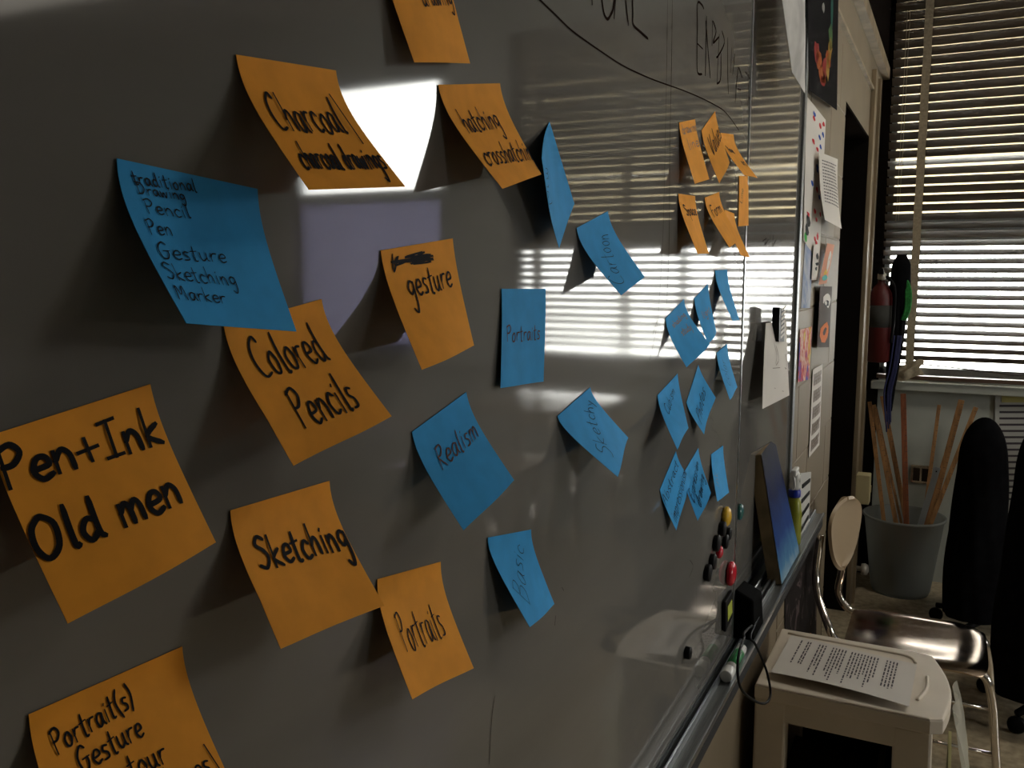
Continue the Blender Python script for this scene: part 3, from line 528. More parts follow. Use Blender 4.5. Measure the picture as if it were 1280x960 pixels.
sp = thing('sliding_whiteboard_panel', 'front sliding whiteboard panel covered in sticky notes', 'whiteboard', (0, .5, .883))
PE = 1.43
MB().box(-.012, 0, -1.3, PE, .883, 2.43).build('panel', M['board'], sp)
MB().box(-.014, .0015, PE, PE+.004, .883, 2.43).build('edge_strip', M['alu'], sp)
MB().box(-.016, -.0135, PE-.02, PE+.004, .883, 2.43).build('edge_back', M['gap'], sp)
MB().box(-.004, .0025, -1.3, PE, .8815, .8865).build('bottom_channel', M['alu'], sp)
NX = Vector((1, 0, 0))
for nm_, grp_ in [('marker_line',[([(0,0.6394,1.7103),(0,0.6497,1.7081),(0,0.6779,1.7047),(0,0.7107,1.7005),(0,0.7516,1.6987),(0,0.7967,1.6976),(0,0.8401,1.6973),(0,0.8878,1.6991),(0,0.9403,1.7022),(0,0.9985,1.7068),(0,1.0633,1.712),(0,1.1361,1.7165),(0,1.194,1.719),(0,1.2576,1.7203),(0,1.3067,1.7155),(0,1.36,1.7071)],0.0016)]),('handwriting',[([(0,0.7584,1.7401),(0,0.7597,1.7333)],0.003),
([(0,0.7774,1.749),(0,0.7833,1.7429),(0,0.7895,1.7327),(0,0.7984,1.7299),(0,0.8071,1.7361),(0,0.8129,1.7425),(0,0.8172,1.7557)],0.003),
([(0,0.8197,1.7564),(0,0.8163,1.7353)],0.003),
([(0,0.8466,1.7655),(0,0.849,1.7558),(0,0.8565,1.7388)],0.003),
([(0,0.867,1.771),(0,0.8694,1.7525),(0,0.8713,1.7423),(0,0.8962,1.7405),(0,0.9185,1.7395)],0.003)]),('handwriting',[([(0,1.1388,1.8252),(0,1.1297,1.8272),(0,1.1096,1.8239),(0,1.1114,1.7966),(0,1.1128,1.7623),(0,1.1179,1.744),(0,1.1385,1.7458)],0.003),
([(0,1.1144,1.7774),(0,1.1385,1.7767)],0.003),
([(0,1.1541,1.819),(0,1.1546,1.7848),(0,1.1553,1.7476)],0.003),
([(0,1.1514,1.8128),(0,1.1653,1.7816),(0,1.1808,1.7496)],0.003),
([(0,1.1878,1.8216),(0,1.2047,1.8129),(0,1.1909,1.7956),(0,1.2201,1.8092)],0.003),
([(0,1.1843,1.8207),(0,1.1854,1.7915)],0.003),
([(0,1.2379,1.8205),(0,1.2525,1.8091),(0,1.223,1.7867),(0,1.2111,1.7813)],0.003),
([(0,1.2222,1.8126),(0,1.2175,1.7492)],0.003),
([(0,1.2353,1.7907),(0,1.2368,1.7586),(0,1.2176,1.7486)],0.003),
([(0,1.2713,1.8193),(0,1.2777,1.7724),(0,1.2853,1.7478)],0.003),
([(0,1.2974,1.8114),(0,1.2936,1.7784)],0.003),
([(0,1.3194,1.8084),(0,1.3078,1.7781)],0.003),
([(0,1.3437,1.7945),(0,1.3353,1.7707),(0,1.329,1.7427)],0.003),
([(0,1.3452,1.7645),(0,1.3664,1.7666)],0.003),
([(0,1.3467,1.7951),(0,1.3713,1.7854)],0.003),
([(0,1.3932,1.7977),(0,1.4268,1.7941)],0.003),
([(0,1.423,1.7665),(0,1.4318,1.7646)],0.003),
([(0,1.4155,1.8119),(0,1.4187,1.7422)],0.003)]),('marker_line',[([(0,1.0028,1.8),(0,1.0052,1.7315),(0,1.006,1.6435),(0,1.0114,1.5351),(0,1.0075,1.4609)],0.0012),
([(0,0.9847,1.7953),(0,0.9868,1.7278),(0,0.9873,1.6412),(0,0.9861,1.5344),(0,0.9742,1.4438)],0.0008)]),('stray_mark',[([(0,0.9544,1.4269),(0,0.9742,1.4438),(0,0.9473,1.4004)],0.0008)]),('stray_mark',[([(0,0.6878,1.1953),(0,0.6861,1.1878)],0.0012)]),('stray_mark',[([(0,0.5711,1.1731),(0,0.5657,1.156),(0,0.5615,1.122)],0.0007)]),('stray_mark',[([(0,0.7017,1.2173),(0,0.7054,1.2131)],0.0008)]),('stray_mark',[([(0,1.1434,1.1091),(0,1.1613,1.0945),(0,1.1417,1.0848)],0.0008)]),('stray_mark',[([(0,1.1822,1.0566),(0,1.1863,1.0163)],0.0006)])]:
    bw = MB()
    for q, wd_ in grp_: ribbon(bw, smooth(q, 5), wd_, NX, .0004)
    bw.build(nm_, M['boardink'], sp)
bw = MB()
for q, wd_ in [([(-0.036,1.7609,1.5553),(-0.036,1.8003,1.5627),(-0.036,1.7862,1.5498),(-0.036,1.8258,1.5619)],0.002),
([(-0.036,1.841,1.572),(-0.036,1.8292,1.5446)],0.002),
([(-0.036,1.8764,1.5716),(-0.036,1.8633,1.5486),(-0.036,1.9057,1.5628)],0.002),
([(-0.036,1.9534,1.5608),(-0.036,1.9819,1.5651)],0.0015)]:
    ribbon(bw, smooth(q, 5), wd_, NX, .0004)
bw.build('handwriting', M['boardink'], wb)

# ---------------------------------------------------------------- magnets
def magnet(p, r, h, m, label, name='round_magnet', flat=False):
    mb = MB()
    if flat: prof = [(r*.9, 0), (r, .001), (r, h-.001), (r*.9, h)]
    else: prof = [(r*.8, 0), (r, h*.25), (r*.98, h*.55), (r*.75, h*.85), (r*.3, h)]
    mb.lathe(prof, p, 24, 'X')
    o = mb.build(name, m); tag(o, label, 'magnet', 'magnets on the whiteboard'); return o
MAG = [((0,1.3389,1.1204),0.016,0.012,'yel','round yellow magnet beside the panel edge',False),
((-0.036,1.6184,1.0535),0.016,0.011,'grn','round dark green magnet just past the panel edge',False),
((0,1.3151,1.1073),0.0115,0.009,'black','small black disc magnet under the yellow magnet',True),
((0,1.3656,1.0858),0.0095,0.007,'black','small black disc magnet nearest the panel edge',True),
((0,1.2831,1.0936),0.0125,0.008,'black','small black disc magnet in the middle of the chain',True),
((0,1.3446,1.0786),0.011,0.007,'black','small black disc magnet right of the chain middle',True),
((0,1.3039,1.0739),0.01,0.009,'redm','small dark red magnet in the chain of black ones',False),
((0,1.2611,1.0717),0.0115,0.008,'black','small black disc magnet below the small red one',True),
((0,1.2334,1.0632),0.0125,0.008,'black','black disc magnet ending the chain, lowest of the row',True),
((0,1.385,1.0143),0.02,0.013,'redm','large red magnet on the panel edge above the black clip',False),
((0,1.1328,0.9816),0.0085,0.008,'black','lone black magnet low on the panel above the marker',True)]
for p, r, h, mk, lb, fl in MAG: magnet(p, r, h, M[mk], lb, flat=fl)

# ---------------------------------------------------------------- things on the tray
def local_frame(a, b):  # along y
    return None
mk = thing('dry_erase_marker', 'white dry erase marker with green label lying on the tray', 'marker', (0.021,1.2964,0.88))
A, B = Vector((0.021,1.2964,0.88)), Vector((0.021,1.4114,0.88))
dv = (B-A)
MB().tube([A, A+dv*.22], .0098, 20).build('cap', M['glossw'], mk, bevel=.0015)
MB().tube([A+dv*.22, A+dv*.92], .0088, 20).build('barrel', M['glossw'], mk)
MB().tube([A+dv*.34, A+dv*.80], .0090, 20).build('label_band', M['green'], mk)
mb = MB()
for k_ in range(5):
    a = k_*.9; mb.tube([A+dv*.40+Vector((math.cos(a)*.0088, 0, math.sin(a)*.0088)), A+dv*.74+Vector((math.cos(a)*.0088, 0, math.sin(a)*.0088))], .0006, 5)
mb.build('label_print', M['print'], mk)
MB().tube([A+dv*.92, B], .0080, 20).build('end_plug', M['glossw'], mk)

ad = thing('power_adapter', 'black power adapter block sitting on the tray with its looping cable', 'adapter', (.005, 1.44, .88))
MB().hexa([(-.004,1.445,.881),(.034,1.445,.881),(.034,1.53,.881),(-.004,1.53,.881)], [(-.002,1.45,.965),(.030,1.45,.950),(.030,1.525,.942),(-.002,1.525,.958)]).build('adapter_body', mat('matt_black_plastic', (.004,.004,.004), .8, spec=.02), ad, bevel=.004, seg=3)
cab = [(0.028,1.5,0.895),(0.032,1.3752,0.9242),(0.038,1.3399,0.9283),(0.042,1.2866,0.9283),(0.046,1.2601,0.9087),(0.05,1.2741,0.8757),(0.06,1.3258,0.8365),(0.065,1.3973,0.8007),(0.065,1.4403,0.7964),(0.06,1.4399,0.8279),(0.05,1.4394,0.8542),(0.045,1.3971,0.8979),(0.035,1.4072,0.9057),(0.03,1.51,0.905)]
MB().tube(smooth(cab, 8), .0021, 8).build('cable', M['black'], ad)
cl = thing('magnetic_clip', 'slim black magnetic clip with a yellow-green card on the panel edge', 'clip', (0.004,1.3517,0.9279))
cq = [(0.004,1.3517,0.9279),(0.004,1.4015,0.9364),(0.004,1.3948,0.9838),(0.004,1.3446,0.9808)]
mb = MB(); mb.hexa([(.001,)+q[1:] for q in cq], [(.007,)+q[1:] for q in cq]); mb.build('clip_plate', M['black'], cl, bevel=.0015)
cy = sum(q[1] for q in cq)/4; cz = sum(q[2] for q in cq)/4
mb = MB(); mb.hexa([(.0072, cy+(q[1]-cy)*.6, cz+(q[2]-cz)*.5) for q in cq], [(.0080, cy+(q[1]-cy)*.6, cz+(q[2]-cz)*.5) for q in cq])
mb.build('card', mat('yellow_green_card', (.42, .48, .05), .5), cl)

cv = thing('canvas_painting', 'stretched canvas painted as a blue night sky leaning on the tray', 'painting', (0.024,1.7704,0.871))
a0, a1, b0, b1 = [Vector(p) for p in [(0.024,1.7704,0.871),(0.024,2.0004,0.871),(-0.0259,1.7704,1.1345),(-0.0416,2.0004,1.1298)]]   # near bottom, far bottom, near top, far top of the painted face
tv = -(a1-a0).cross(b0-a0).normalized()*.026
if tv.x > 0: tv = -tv
mb = MB(); mb.hexa([a0, a1, a1+tv, a0+tv], [b0, b1, b1+tv, b0+tv]); mb.build('wood_frame', mat('unpainted_canvas_edge', (.26, .19, .10), .8, noise=.3, nscale=20), cv, bevel=.002)
e = -tv.normalized()*.0012
mb = MB(); mb.grid(lambda u, v: (a0+(a1-a0)*u)*(1-v)+(b0+(b1-b0)*u)*v+e, 8, 12)
mb.build('painted_face', gradmat('night_sky_paint', .87, 1.15, [(0.05,(.32,.42,.46)),(.20,(.07,.20,.36)),(.42,(.010,.045,.20)),(.7,(.006,.014,.07)),(1,(.03,.032,.045))], 30, .22), cv)

sb = thing('spray_bottle', 'white-necked spray bottle with blue collar and yellow-green liquid on the tray', 'bottle', (0,2.06,0.871))
bx, by, bz = (0,2.06,0.871)
MB().lathe([(.016,0),(.018,.006),(.018,.075),(.015,.10),(.010,.115)], (bx, by, bz), 20).build('bottle_body', mat('yellow_green_plastic', (.28,.30,.03), .3), sb)
MB().lathe([(.013,.112),(.014,.115),(.014,.127),(.012,.130)], (bx, by, bz), 20).build('collar', M['bluecap'], sb)
MB().lathe([(.011,.130),(.013,.136),(.010,.150),(.012,.152),(.012,.165),(.007,.172)], (bx, by, bz), 20).build('spray_neck', M['glossw'], sb)
MB().box(bx-.006, bx+.006, by-.03, by+.018, bz+.165, bz+.180).build('spray_head', M['glossw'], sb, bevel=.003)
MB().tube(smooth([(bx, by-.024, bz+.165), (bx+.004, by-.03, bz+.145), (bx, by-.026, bz+.135)], 4), .0025, 8).build('trigger', M['glossw'], sb)

rk = thing('file_holder', 'white slotted plastic file holder on the end of the tray', 'file holder', (0.012,2.0588,0.872))
rq = [Vector(p) for p in [(0.012,2.0588,0.872),(0.012,2.2333,0.872),(0.012,2.2333,1.0063),(0.012,2.0588,1.0388)]]   # bl, br, tr, tl
mb = MB()
mb.hexa([rq[0]+Vector((-.004,0,0)), rq[0], rq[1], rq[1]+Vector((-.004,0,0))], [rq[3]+Vector((-.004,0,0)), rq[3], rq[2], rq[2]+Vector((-.004,0,0))]); mb.build('side_panel', M['glossw'], rk)
for i_ in range(4):
    t0 = .12+i_*.22
    def pt(u, v): return rq[0]*(1-u)*(1-v)+rq[1]*u*(1-v)+rq[2]*u*v+rq[3]*(1-u)*v
    q4 = [pt(.15, t0), pt(.85, t0+.05), pt(.85, t0+.11), pt(.15, t0+.06)]
    mb = MB(); mb.hexa([p+Vector((.0002,0,0)) for p in q4], [p+Vector((.0022,0,0)) for p in q4]); mb.build('slot', M['black'], rk)

# ---------------------------------------------------------------- sheets on the left wall
def sheet(name, label, cat, corners, m, bulge=.01, nu=8, nv=10, thick=.0006, curl=0, group=None, cfn=None):
    """corners tl, tr, br, bl"""
    tl, tr, br, bl_ = [Vector(p) for p in corners]
    def S(u, v):
        p = (tl*(1-u)+tr*u)*(1-v)+(bl_*(1-u)+br*u)*v
        return p+Vector((bulge*math.sin(PI*u)*math.sin(PI*min(v*1.0, 1))+curl*v*v, 0, 0))+(cfn(u, v) if cfn else Vector((0,0,0)))
    t = thing(name, label, cat, tuple(tl), group)
    o = MB().grid(S, nu, nv).build('sheet', m, t, thick=thick)
    return t, S
def printed_lines(S, parent, rows, u0=.1, u1=.9, v0=.1, v1=.9, h=.4, m='print', skip=(), across=False, rag=.25, name='printed_text'):
    mb = MB(); rnd = random.Random(len(rows) if hasattr(rows, '__len__') else rows)
    R_ = rows if hasattr(rows, '__len__') else [v0+(v1-v0)*i/(rows-1) for i in range(rows)]
    step = (v1-v0)/max(len(R_), 1)*h
    for r in R_:
        u = u0; end = u1-(rnd.random()*rag)*(u1-u0)
        while u < end:
            wl = rnd.uniform(.03, .09)
            a, b = (u, min(u+wl, end)), r
            c4 = [(a[0], b), (a[1], b), (a[1], b+step), (a[0], b+step)]
            if across: c4 = [(y, x) for x, y in c4]
            ps = [S(x, y) for x, y in c4]; nn = (ps[1]-ps[0]).cross(ps[3]-ps[0]).normalized()
            if nn.x+nn.z < 0: nn = -nn
            mb.add([p+nn*.0012 for p in ps], [(0, 1, 2, 3)])
            u += wl+.02
    return mb.build(name, M[m], parent)
def blobs(S, parent, spec, name):
    """spec: (u, v, ru, rv, material)"""
    by = {}
    for (u, v, ru, rv, m) in spec: by.setdefault(m, []).append((u, v, ru, rv))
    for m, L in by.items():
        mb = MB()
        for (u, v, ru, rv) in L:
            rnd = random.Random(int(u*1000+v*77))
            ps = []
            for k in range(9):
                a = 2*PI*k/9; f = rnd.uniform(.7, 1.2)
                uu = min(max(u+ru*f*math.cos(a), .0), 1); vv = min(max(v+rv*f*math.sin(a), 0), 1)
                ps.append(S(uu, vv)+Vector((.0015, 0, 0)))
            mb.add(ps, [tuple(range(9))])
        mb.build(name, m, parent)
C_ = lambda n, c, r=.7: mat(n, c, r, spec=.08)
cred, cblue, corange, cteal, cgreen, cblack, cyell = C_('red_paint_spot',(.55,.03,.04)), C_('blue_paint_spot',(.03,.09,.40)), C_('orange_paint',(.65,.16,.03)), C_('teal_paint',(.05,.35,.32)), C_('green_paint',(.08,.45,.10)), C_('black_paint',(.01,.01,.01)), C_('yellow_paint',(.75,.5,.08))
D_ = lambda n, c: C_(n, tuple(v*.42 for v in c))
pred, porange, pyell, pgreen, pteal = D_('dull_red_pastel',(.55,.05,.04)), D_('dull_orange_pastel',(.75,.18,.04)), D_('dull_yellow_pastel',(.75,.45,.08)), D_('dull_green_pastel',(.10,.25,.08)), D_('dull_teal_pastel',(.03,.18,.14))
# black pastel drawing hanging beyond the board
t, S = sheet('black_pastel_drawing', 'black paper drawing with an orange and green flame hanging above the doorway edge', 'drawing', [(-0.03,2.1361,2.1329),(-0.03,2.6706,2.28),(-0.03,2.7619,1.9578),(-0.03,2.2227,1.9208)], mat('black_paper',(.008,.007,.008),.9,spec=.03), .0, cfn=lambda u, v: Vector((0, 0, 0)))
blobs(S, t, [(.22,.60,.08,.11,pred),(.30,.66,.09,.10,porange),(.42,.78,.13,.08,porange),(.5,.72,.10,.10,pred),(.62,.62,.11,.09,porange),(.68,.52,.08,.10,pyell),(.70,.42,.07,.12,pgreen),(.74,.22,.05,.16,pteal),(.42,.84,.10,.05,pred),(.60,.70,.06,.10,pyell),(.45,.2,.05,.04,D_('pale_grey_pastel',(.6,.6,.55)))], 'pastel_flame')
t, S = sheet('pencil_drawing', 'white paper with a soft grey pencil drawing hanging over the board frame top', 'drawing', [(0.02,1.5113,1.9785),(0.01,1.8406,2.0754),(0.012,1.8902,1.8507),(0.02,1.6831,1.8517)], M['drawing'], .012)
t, S = sheet('paint_dabbed_sheet', 'white sheet dabbed with red and blue paint beside the board frame', 'painting', [(-0.046,2.297,1.9202),(-0.046,2.6573,1.9167),(-0.046,2.6568,1.5181),(-0.046,2.3416,1.5761)], M['paper'], .004)
rr = random.Random(3)
blobs(S, t, [(rr.uniform(.1,.95), rr.uniform(.03,.97), .07, .018, rr.choice([cred, cblue, cblue, cred])) for _ in range(26)]+[(.15,.9,.1,.05,cblack),(.2,.82,.1,.04,cblack),(.1,.96,.08,.03,cgreen)], 'paint_dab')
t, S = sheet('typed_notice', 'white typed notice pinned over the paint-dabbed sheet, lower edge loose', 'notice', [(-0.03,2.4402,1.8033),(-0.03,2.8336,1.8282),(-0.03,2.8341,1.624),(-0.03,2.4506,1.6309)], M['paper'], .01, curl=.02)
printed_lines(S, t, 14, v1=.7)
t, S = sheet('blue_photo_strip', 'faded blue print below the paint-dabbed sheet', 'print', [(-0.047,2.3778,1.5671),(-0.047,2.532,1.5819),(-0.047,2.512,1.3985),(-0.047,2.3557,1.4044)], paintmat('faded_blue_print', [(.35,(.25,.32,.5)),(.6,(.45,.48,.55))], 12), .003)
t, S = sheet('ribbon_artwork', 'long salmon and teal paper strip leaning beside the door', 'artwork', [(-0.03,2.6821,1.5771),(-0.03,2.8523,1.577),(-0.03,2.7048,1.4632),(-0.03,2.5364,1.461)], C_('salmon_paper',(.62,.28,.18)), .004)
blobs(S, t, [(.5,.85,.35,.08,cteal),(.5,.5,.18,.3,M['paper']),(.4,.72,.2,.06,cyell)], 'painted_patch')
t, S = sheet('round_emblem_card', 'white oval card with black brush emblem on the cream wall', 'card', [(-0.04,2.4848,1.5677),(-0.04,2.5927,1.5727),(-0.04,2.5925,1.4734),(-0.04,2.4686,1.4746)], M['paper'], .004)
blobs(S, t, [(.5,.35,.22,.1,cblack),(.5,.55,.25,.06,cblack),(.4,.68,.15,.06,cblack)], 'brush_emblem')
t, S = sheet('dark_picture', 'narrow dark picture with an orange-brown figure on the wall by the door', 'picture', [(-0.034,2.6014,1.4556),(-0.034,2.875,1.4512),(-0.034,2.8653,1.2645),(-0.034,2.5911,1.2858)], C_('dark_brown_picture',(.05,.03,.02)), .004)  # dark brown is the picture's own colour
blobs(S, t, [(.5,.75,.4,.18,corange),(.55,.22,.3,.12,M['paper']),(.5,.28,.2,.05,cblack)], 'painted_figure')
t, S = sheet('colour_print', 'small red, blue and yellow print beside the board frame', 'print', [(-0.045,2.3439,1.3497),(-0.045,2.559,1.3458),(-0.045,2.5413,1.2),(-0.045,2.3408,1.2139)], paintmat('colour_patch_print', [(.36,(.08,.12,.45)),(.44,(.55,.06,.06)),(.5,(.75,.55,.45)),(.56,(.6,.08,.1)),(.62,(.7,.6,.1)),(.7,(.1,.2,.5))], 14, distort=0), .003)
t, S = sheet('timetable_sheet', 'white timetable sheet with ruled grey boxes low on the cream wall', 'notice', [(-0.045,2.6132,1.2196),(-0.045,2.8199,1.216),(-0.045,2.8312,0.9626),(-0.045,2.6106,0.9645)], M['paper'], .003)
for k_ in range(5): printed_lines(S, t, [.06+.19*k_, .10+.19*k_, .14+.19*k_], v1=.5, m='g', rag=.1)
t, S = sheet('hand_drawn_sketch', 'curled white paper with a faint sketch held by a striped magnet', 'drawing', [(-0.022,1.7486,1.3984),(-0.02,1.9767,1.3898),(-0.018,2.0141,1.2238),(-0.012,1.67,1.2421)], M['paper'], .012, curl=.004)
mb = MB()
for q in [[(.25,.25),(.3,.4),(.27,.5)],[(.3,.28),(.36,.45),(.28,.52)],[(.62,.45),(.7,.42),(.76,.6),(.62,.58)],[(.2,.55),(.4,.56)],[(.3,.8),(.7,.9)]]:
    pp = smooth([(a, b, 0) for a, b in q], 4); ribbon(mb, [S(p.x, p.y) for p in pp], .0022, NX, .001)
mb.build('pencil_lines', M['g'], t)
st = thing('striped_magnet', 'black and cream striped strip magnet holding the curled sketch', 'magnet', (-0.01,1.8096,1.3587))
sq = [(-0.01,1.8096,1.3587),(-0.01,1.8753,1.3539),(-0.01,1.8598,1.4222),(-0.01,1.8037,1.4275)]
mb = MB(); mb.hexa([(-.020,)+q[1:] for q in sq], [(-.006,)+q[1:] for q in sq]); mb.build('strip', M['black'], st)
mb = MB()
for k_ in range(7):
    t0 = .06+k_*.135; ya = sq[0][1]*.75+sq[1][1]*.25; yb = sq[1][1]
    za, zb = sq[0][2], sq[3][2]
    z0_ = za+(zb-za)*t0; z1_ = za+(zb-za)*(t0+.075)
    mb.add([(-.0055, ya, z0_), (-.0055, yb, z0_+.006), (-.0055, yb, z1_+.006), (-.0055, ya, z1_)], [(0,1,2,3)])
mb.build('cream_stripe', M['paper'], st)
t, S = sheet('chalk_drawing', 'black paper chalk drawing taped to the wall under the tray', 'drawing', [(-0.046,2.2529,0.7879),(-0.046,2.8866,0.7024),(-0.046,2.9965,0.2397),(-0.046,2.3174,0.5098)], paintmat('chalk_on_black', [(.3,(.012,.010,.010)),(.58,(.016,.012,.012)),(.66,(.12,.09,.09)),(.7,(.02,.014,.014))], 7, distort=3), .0)
blobs(S, t, [(.75,.93,.08,.05,C_('pale_orange_chalk',(.5,.22,.12)))], 'chalk_mark')

# ---------------------------------------------------------------- white plastic stool with paper
ST = thing('plastic_stool', 'low white plastic step stool against the wall under the tray', 'stool', (.15, 1.93, 0))
def frame_pts(z): return
X0, X1, Y0_, Y1_, ZS = -.022, .318, 1.775, 2.095, .65
def stool_outline(inset, z):
    pts = []
    n = 10; r = .09-inset*.5
    x0, x1, y0, y1 = X0+inset, X1-inset, Y0_+inset, Y1_-inset
    pts += [(x0, y0, z), (x1-.01, y0, z)]
    for k in range(n+1):
        v = k/n; pts.append((x1+.035*math.sin(PI*(.12+v*.8))-.02*v, y0+.012+(y1-y0-.02)*v, z))
    pts += [(x1-.05, y1, z), (x0, y1, z)]
    return pts
def slab(mb, z0, z1, ins0=0, ins1=0):
    a = stool_outline(ins0, z0); b = stool_outline(ins1, z1); n = len(a)
    mb.add(a+b, [(i, (i+1) % n, n+(i+1) % n, n+i) for i in range(n)]+[tuple(range(n-1, -1, -1)), tuple(range(n, 2*n))])
mb = MB(); slab(mb, ZS-.032, ZS-.004); slab(mb, ZS-.004, ZS, 0, .003); mb.build('stool_top', M['white'], ST, bevel=.003)
# raised grip bars and a recess rim on the top
mb = MB()
mb.tube(smooth([(X0+.02, Y1_-.03, ZS+.001), (X1-.10, Y1_-.035, ZS+.001), (X1-.055, Y1_-.045, ZS+.001), (X1-.045, Y1_-.07, ZS+.001)], 6), .0035, 8)
mb.build('recess_rim', M['white'], ST)
mb = MB(); mb.tube(smooth([(X1-.035, Y0_+.07, ZS+.001), (X1-.02, Y0_+.13, ZS+.001), (X1-.02, Y0_+.19, ZS+.001)], 6), .0035, 8); mb.build('recess_rim', M['white'], ST)
for (ax, bx_) in ((X0, X0+.065), (X1-.075, X1-.005)):
    for (ay, by_) in ((Y0_+.005, Y0_+.045), (Y1_-.05, Y1_-.01)):
        ex = -.0 if ax < 0 else .012
        mb = MB(); mb.hexa([(ax-.0+ex, ay, 0), (bx_+ex, ay, 0), (bx_+ex, by_, 0), (ax+ex, by_, 0)], [(ax, ay, ZS-.03), (bx_, ay, ZS-.03), (bx_, by_, ZS-.03), (ax, by_, ZS-.03)])
        mb.build('leg', M['white'], ST, bevel=.006)
mb = MB(); mb.box(X0+.05, X1-.06, Y0_+.006, Y0_+.018, ZS-.075, ZS-.03); mb.box(X0+.05, X1-.06, Y1_-.03, Y1_-.018, ZS-.075, ZS-.03); mb.box(X0+.006, X0+.018, Y0_+.04, Y1_-.04, ZS-.075, ZS-.03); mb.box(X1-.022, X1-.01, Y0_+.04, Y1_-.04, ZS-.075, ZS-.03)
mb.build('apron', M['white'], ST)
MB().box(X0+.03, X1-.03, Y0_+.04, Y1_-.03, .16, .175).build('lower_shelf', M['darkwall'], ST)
MB().box(X0+.03, X1-.03, Y1_-.045, Y1_-.040, .02, ZS-.035).build('shade_back_panel', M['darkwall'], ST)  # dark back and side panels stand in for the shade under the stool
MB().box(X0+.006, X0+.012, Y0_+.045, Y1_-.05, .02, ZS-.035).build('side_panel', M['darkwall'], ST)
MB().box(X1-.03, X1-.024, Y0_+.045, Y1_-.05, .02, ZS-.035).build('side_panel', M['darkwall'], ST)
# dark odds and ends on the lower shelf
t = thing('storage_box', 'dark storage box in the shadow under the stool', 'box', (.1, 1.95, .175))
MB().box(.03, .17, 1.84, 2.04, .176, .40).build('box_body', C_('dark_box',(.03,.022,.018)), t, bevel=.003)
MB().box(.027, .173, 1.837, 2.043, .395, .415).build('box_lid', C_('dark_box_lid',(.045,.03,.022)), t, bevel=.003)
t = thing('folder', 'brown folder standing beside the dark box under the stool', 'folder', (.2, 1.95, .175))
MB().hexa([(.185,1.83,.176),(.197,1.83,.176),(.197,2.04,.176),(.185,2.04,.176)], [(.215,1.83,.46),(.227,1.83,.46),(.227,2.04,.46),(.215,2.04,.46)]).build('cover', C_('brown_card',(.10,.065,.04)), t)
# handout lying on the stool
pc = [Vector(p) for p in [(0.0101,2.0315,0.656),(0.2764,1.9929,0.656),(0.2694,1.7876,0.656),(0.0031,1.8105,0.656)]]  # tl(far-left) tr br bl
def SH(u, v):
    p = (pc[0]*(1-u)+pc[1]*u)*(1-v)+(pc[3]*(1-u)+pc[2]*u)*v
    return p+Vector((0, 0, .0055+.004*math.sin(PI*u)*v+.003*math.sin(2.5*u+1)*v))
t = thing('printed_handout', 'white handout of printed paragraphs lying on the plastic stool', 'paper', (.15, 1.95, ZS))
MB().grid(SH, 12, 8).build('sheet', M['paper'], t, thick=.0006)
cols = [.10,.155,.175,.25,.275,.30,.36,.385,.41,.435,.46,.51,.535,.56,.585,.61,.635,.66,.685,.71,.78,.805,.83,.855]
printed_lines(SH, t, cols, u0=.08, u1=.94, v0=0, v1=1, h=.26, across=True, rag=.4)
t = thing('clear_plastic_bag', 'clear plastic bag of yellow papers hanging behind the stool edge', 'bag', (X1+.06, 1.95, .4))
MB().grid(lambda u, v: (X1+.035+.035*math.sin(PI*v)+.006*math.sin(13*u+9*v), 1.85+.22*u, .61-.50*v), 12, 14).build('film', M['clearbag'], t, thick=.0005)
MB().box(X1+.028, X1+.034, 1.87, 2.05, .12, .50).build('paper_sheaf', C_('pale_yellow_paper',(.62,.58,.30)), t)

# ---------------------------------------------------------------- school chair
CH = thing('school_chair', 'chrome-legged school chair with brown steel seat and beige backrest', 'chair', (.26, 2.74, 0))
sx0, sx1, sy0, sy1, sz = .075, .445, 2.53, 2.90, .45
def seatfn(u, v):
    x = sx0+(sx1-sx0)*u; y = sy0+(sy1-sy0)*v
    # squircle-ish plan
    cu, cv_ = 2*u-1, 2*v-1
    k = 1-.06*(cu**4)*(cv_**4)*4
    x = (sx0+sx1)/2+(x-(sx0+sx1)/2)*(1-.10*cv_**6*abs(cu)**3); y = (sy0+sy1)/2+(y-(sy0+sy1)/2)*(1-.10*cu**6*abs(cv_)**3)
    z = sz-.014*(1-cv_**2)*(1-max(0, cu)**2)*1.0-.028*max(0, cu-.55)**2*5*.5-.012*abs(cv_)**8
    return (x, y, z)
MB().grid(seatfn, 24, 24).build('seat', M['seat'], CH, thick=.006)
def chair_frame(y):
    return smooth([(.50, y, 0.008), (.475, y, .20), (.455, y, .36), (.42, y, .425), (.30, y, .43), (.12, y, .43)], 6)
for y in (2.58, 2.86):
    MB().tube(chair_frame(y), .0115, 12).build('front_leg', M['chrome'], CH)
    MB().tube(smooth([(.12, y, .43), (.06, y, .44), (.03, y, .49), (.018+(y-2.745)*.20, 2.745+(y-2.745)*.55, .58), (.022+(y-2.745)*.2, 2.745+(y-2.745)*.42, .72)], 6), .0115, 12).build('back_upright', M['chrome'], CH)
    MB().tube(smooth([(.16, y, .425), (.10, y, .25), (.055, y, .008)], 5), .0115, 12).build('rear_leg', M['chrome'], CH)
for y in (2.58, 2.86):
    MB().tube([(.08, y, .20), (.475, y, .20)], .007, 8).build('side_stretcher', M['chrome'], CH)
MB().tube([(.085, 2.58, .20), (.085, 2.86, .20)], .007, 8).build('cross_stretcher', M['chrome'], CH)
for y in (2.58, 2.86):
    for x in (.5, .055): MB().lathe([(.013, 0), (.015, .004), (.013, .022)], (x, y, 0), 12).build('foot_cap', M['black'], CH)
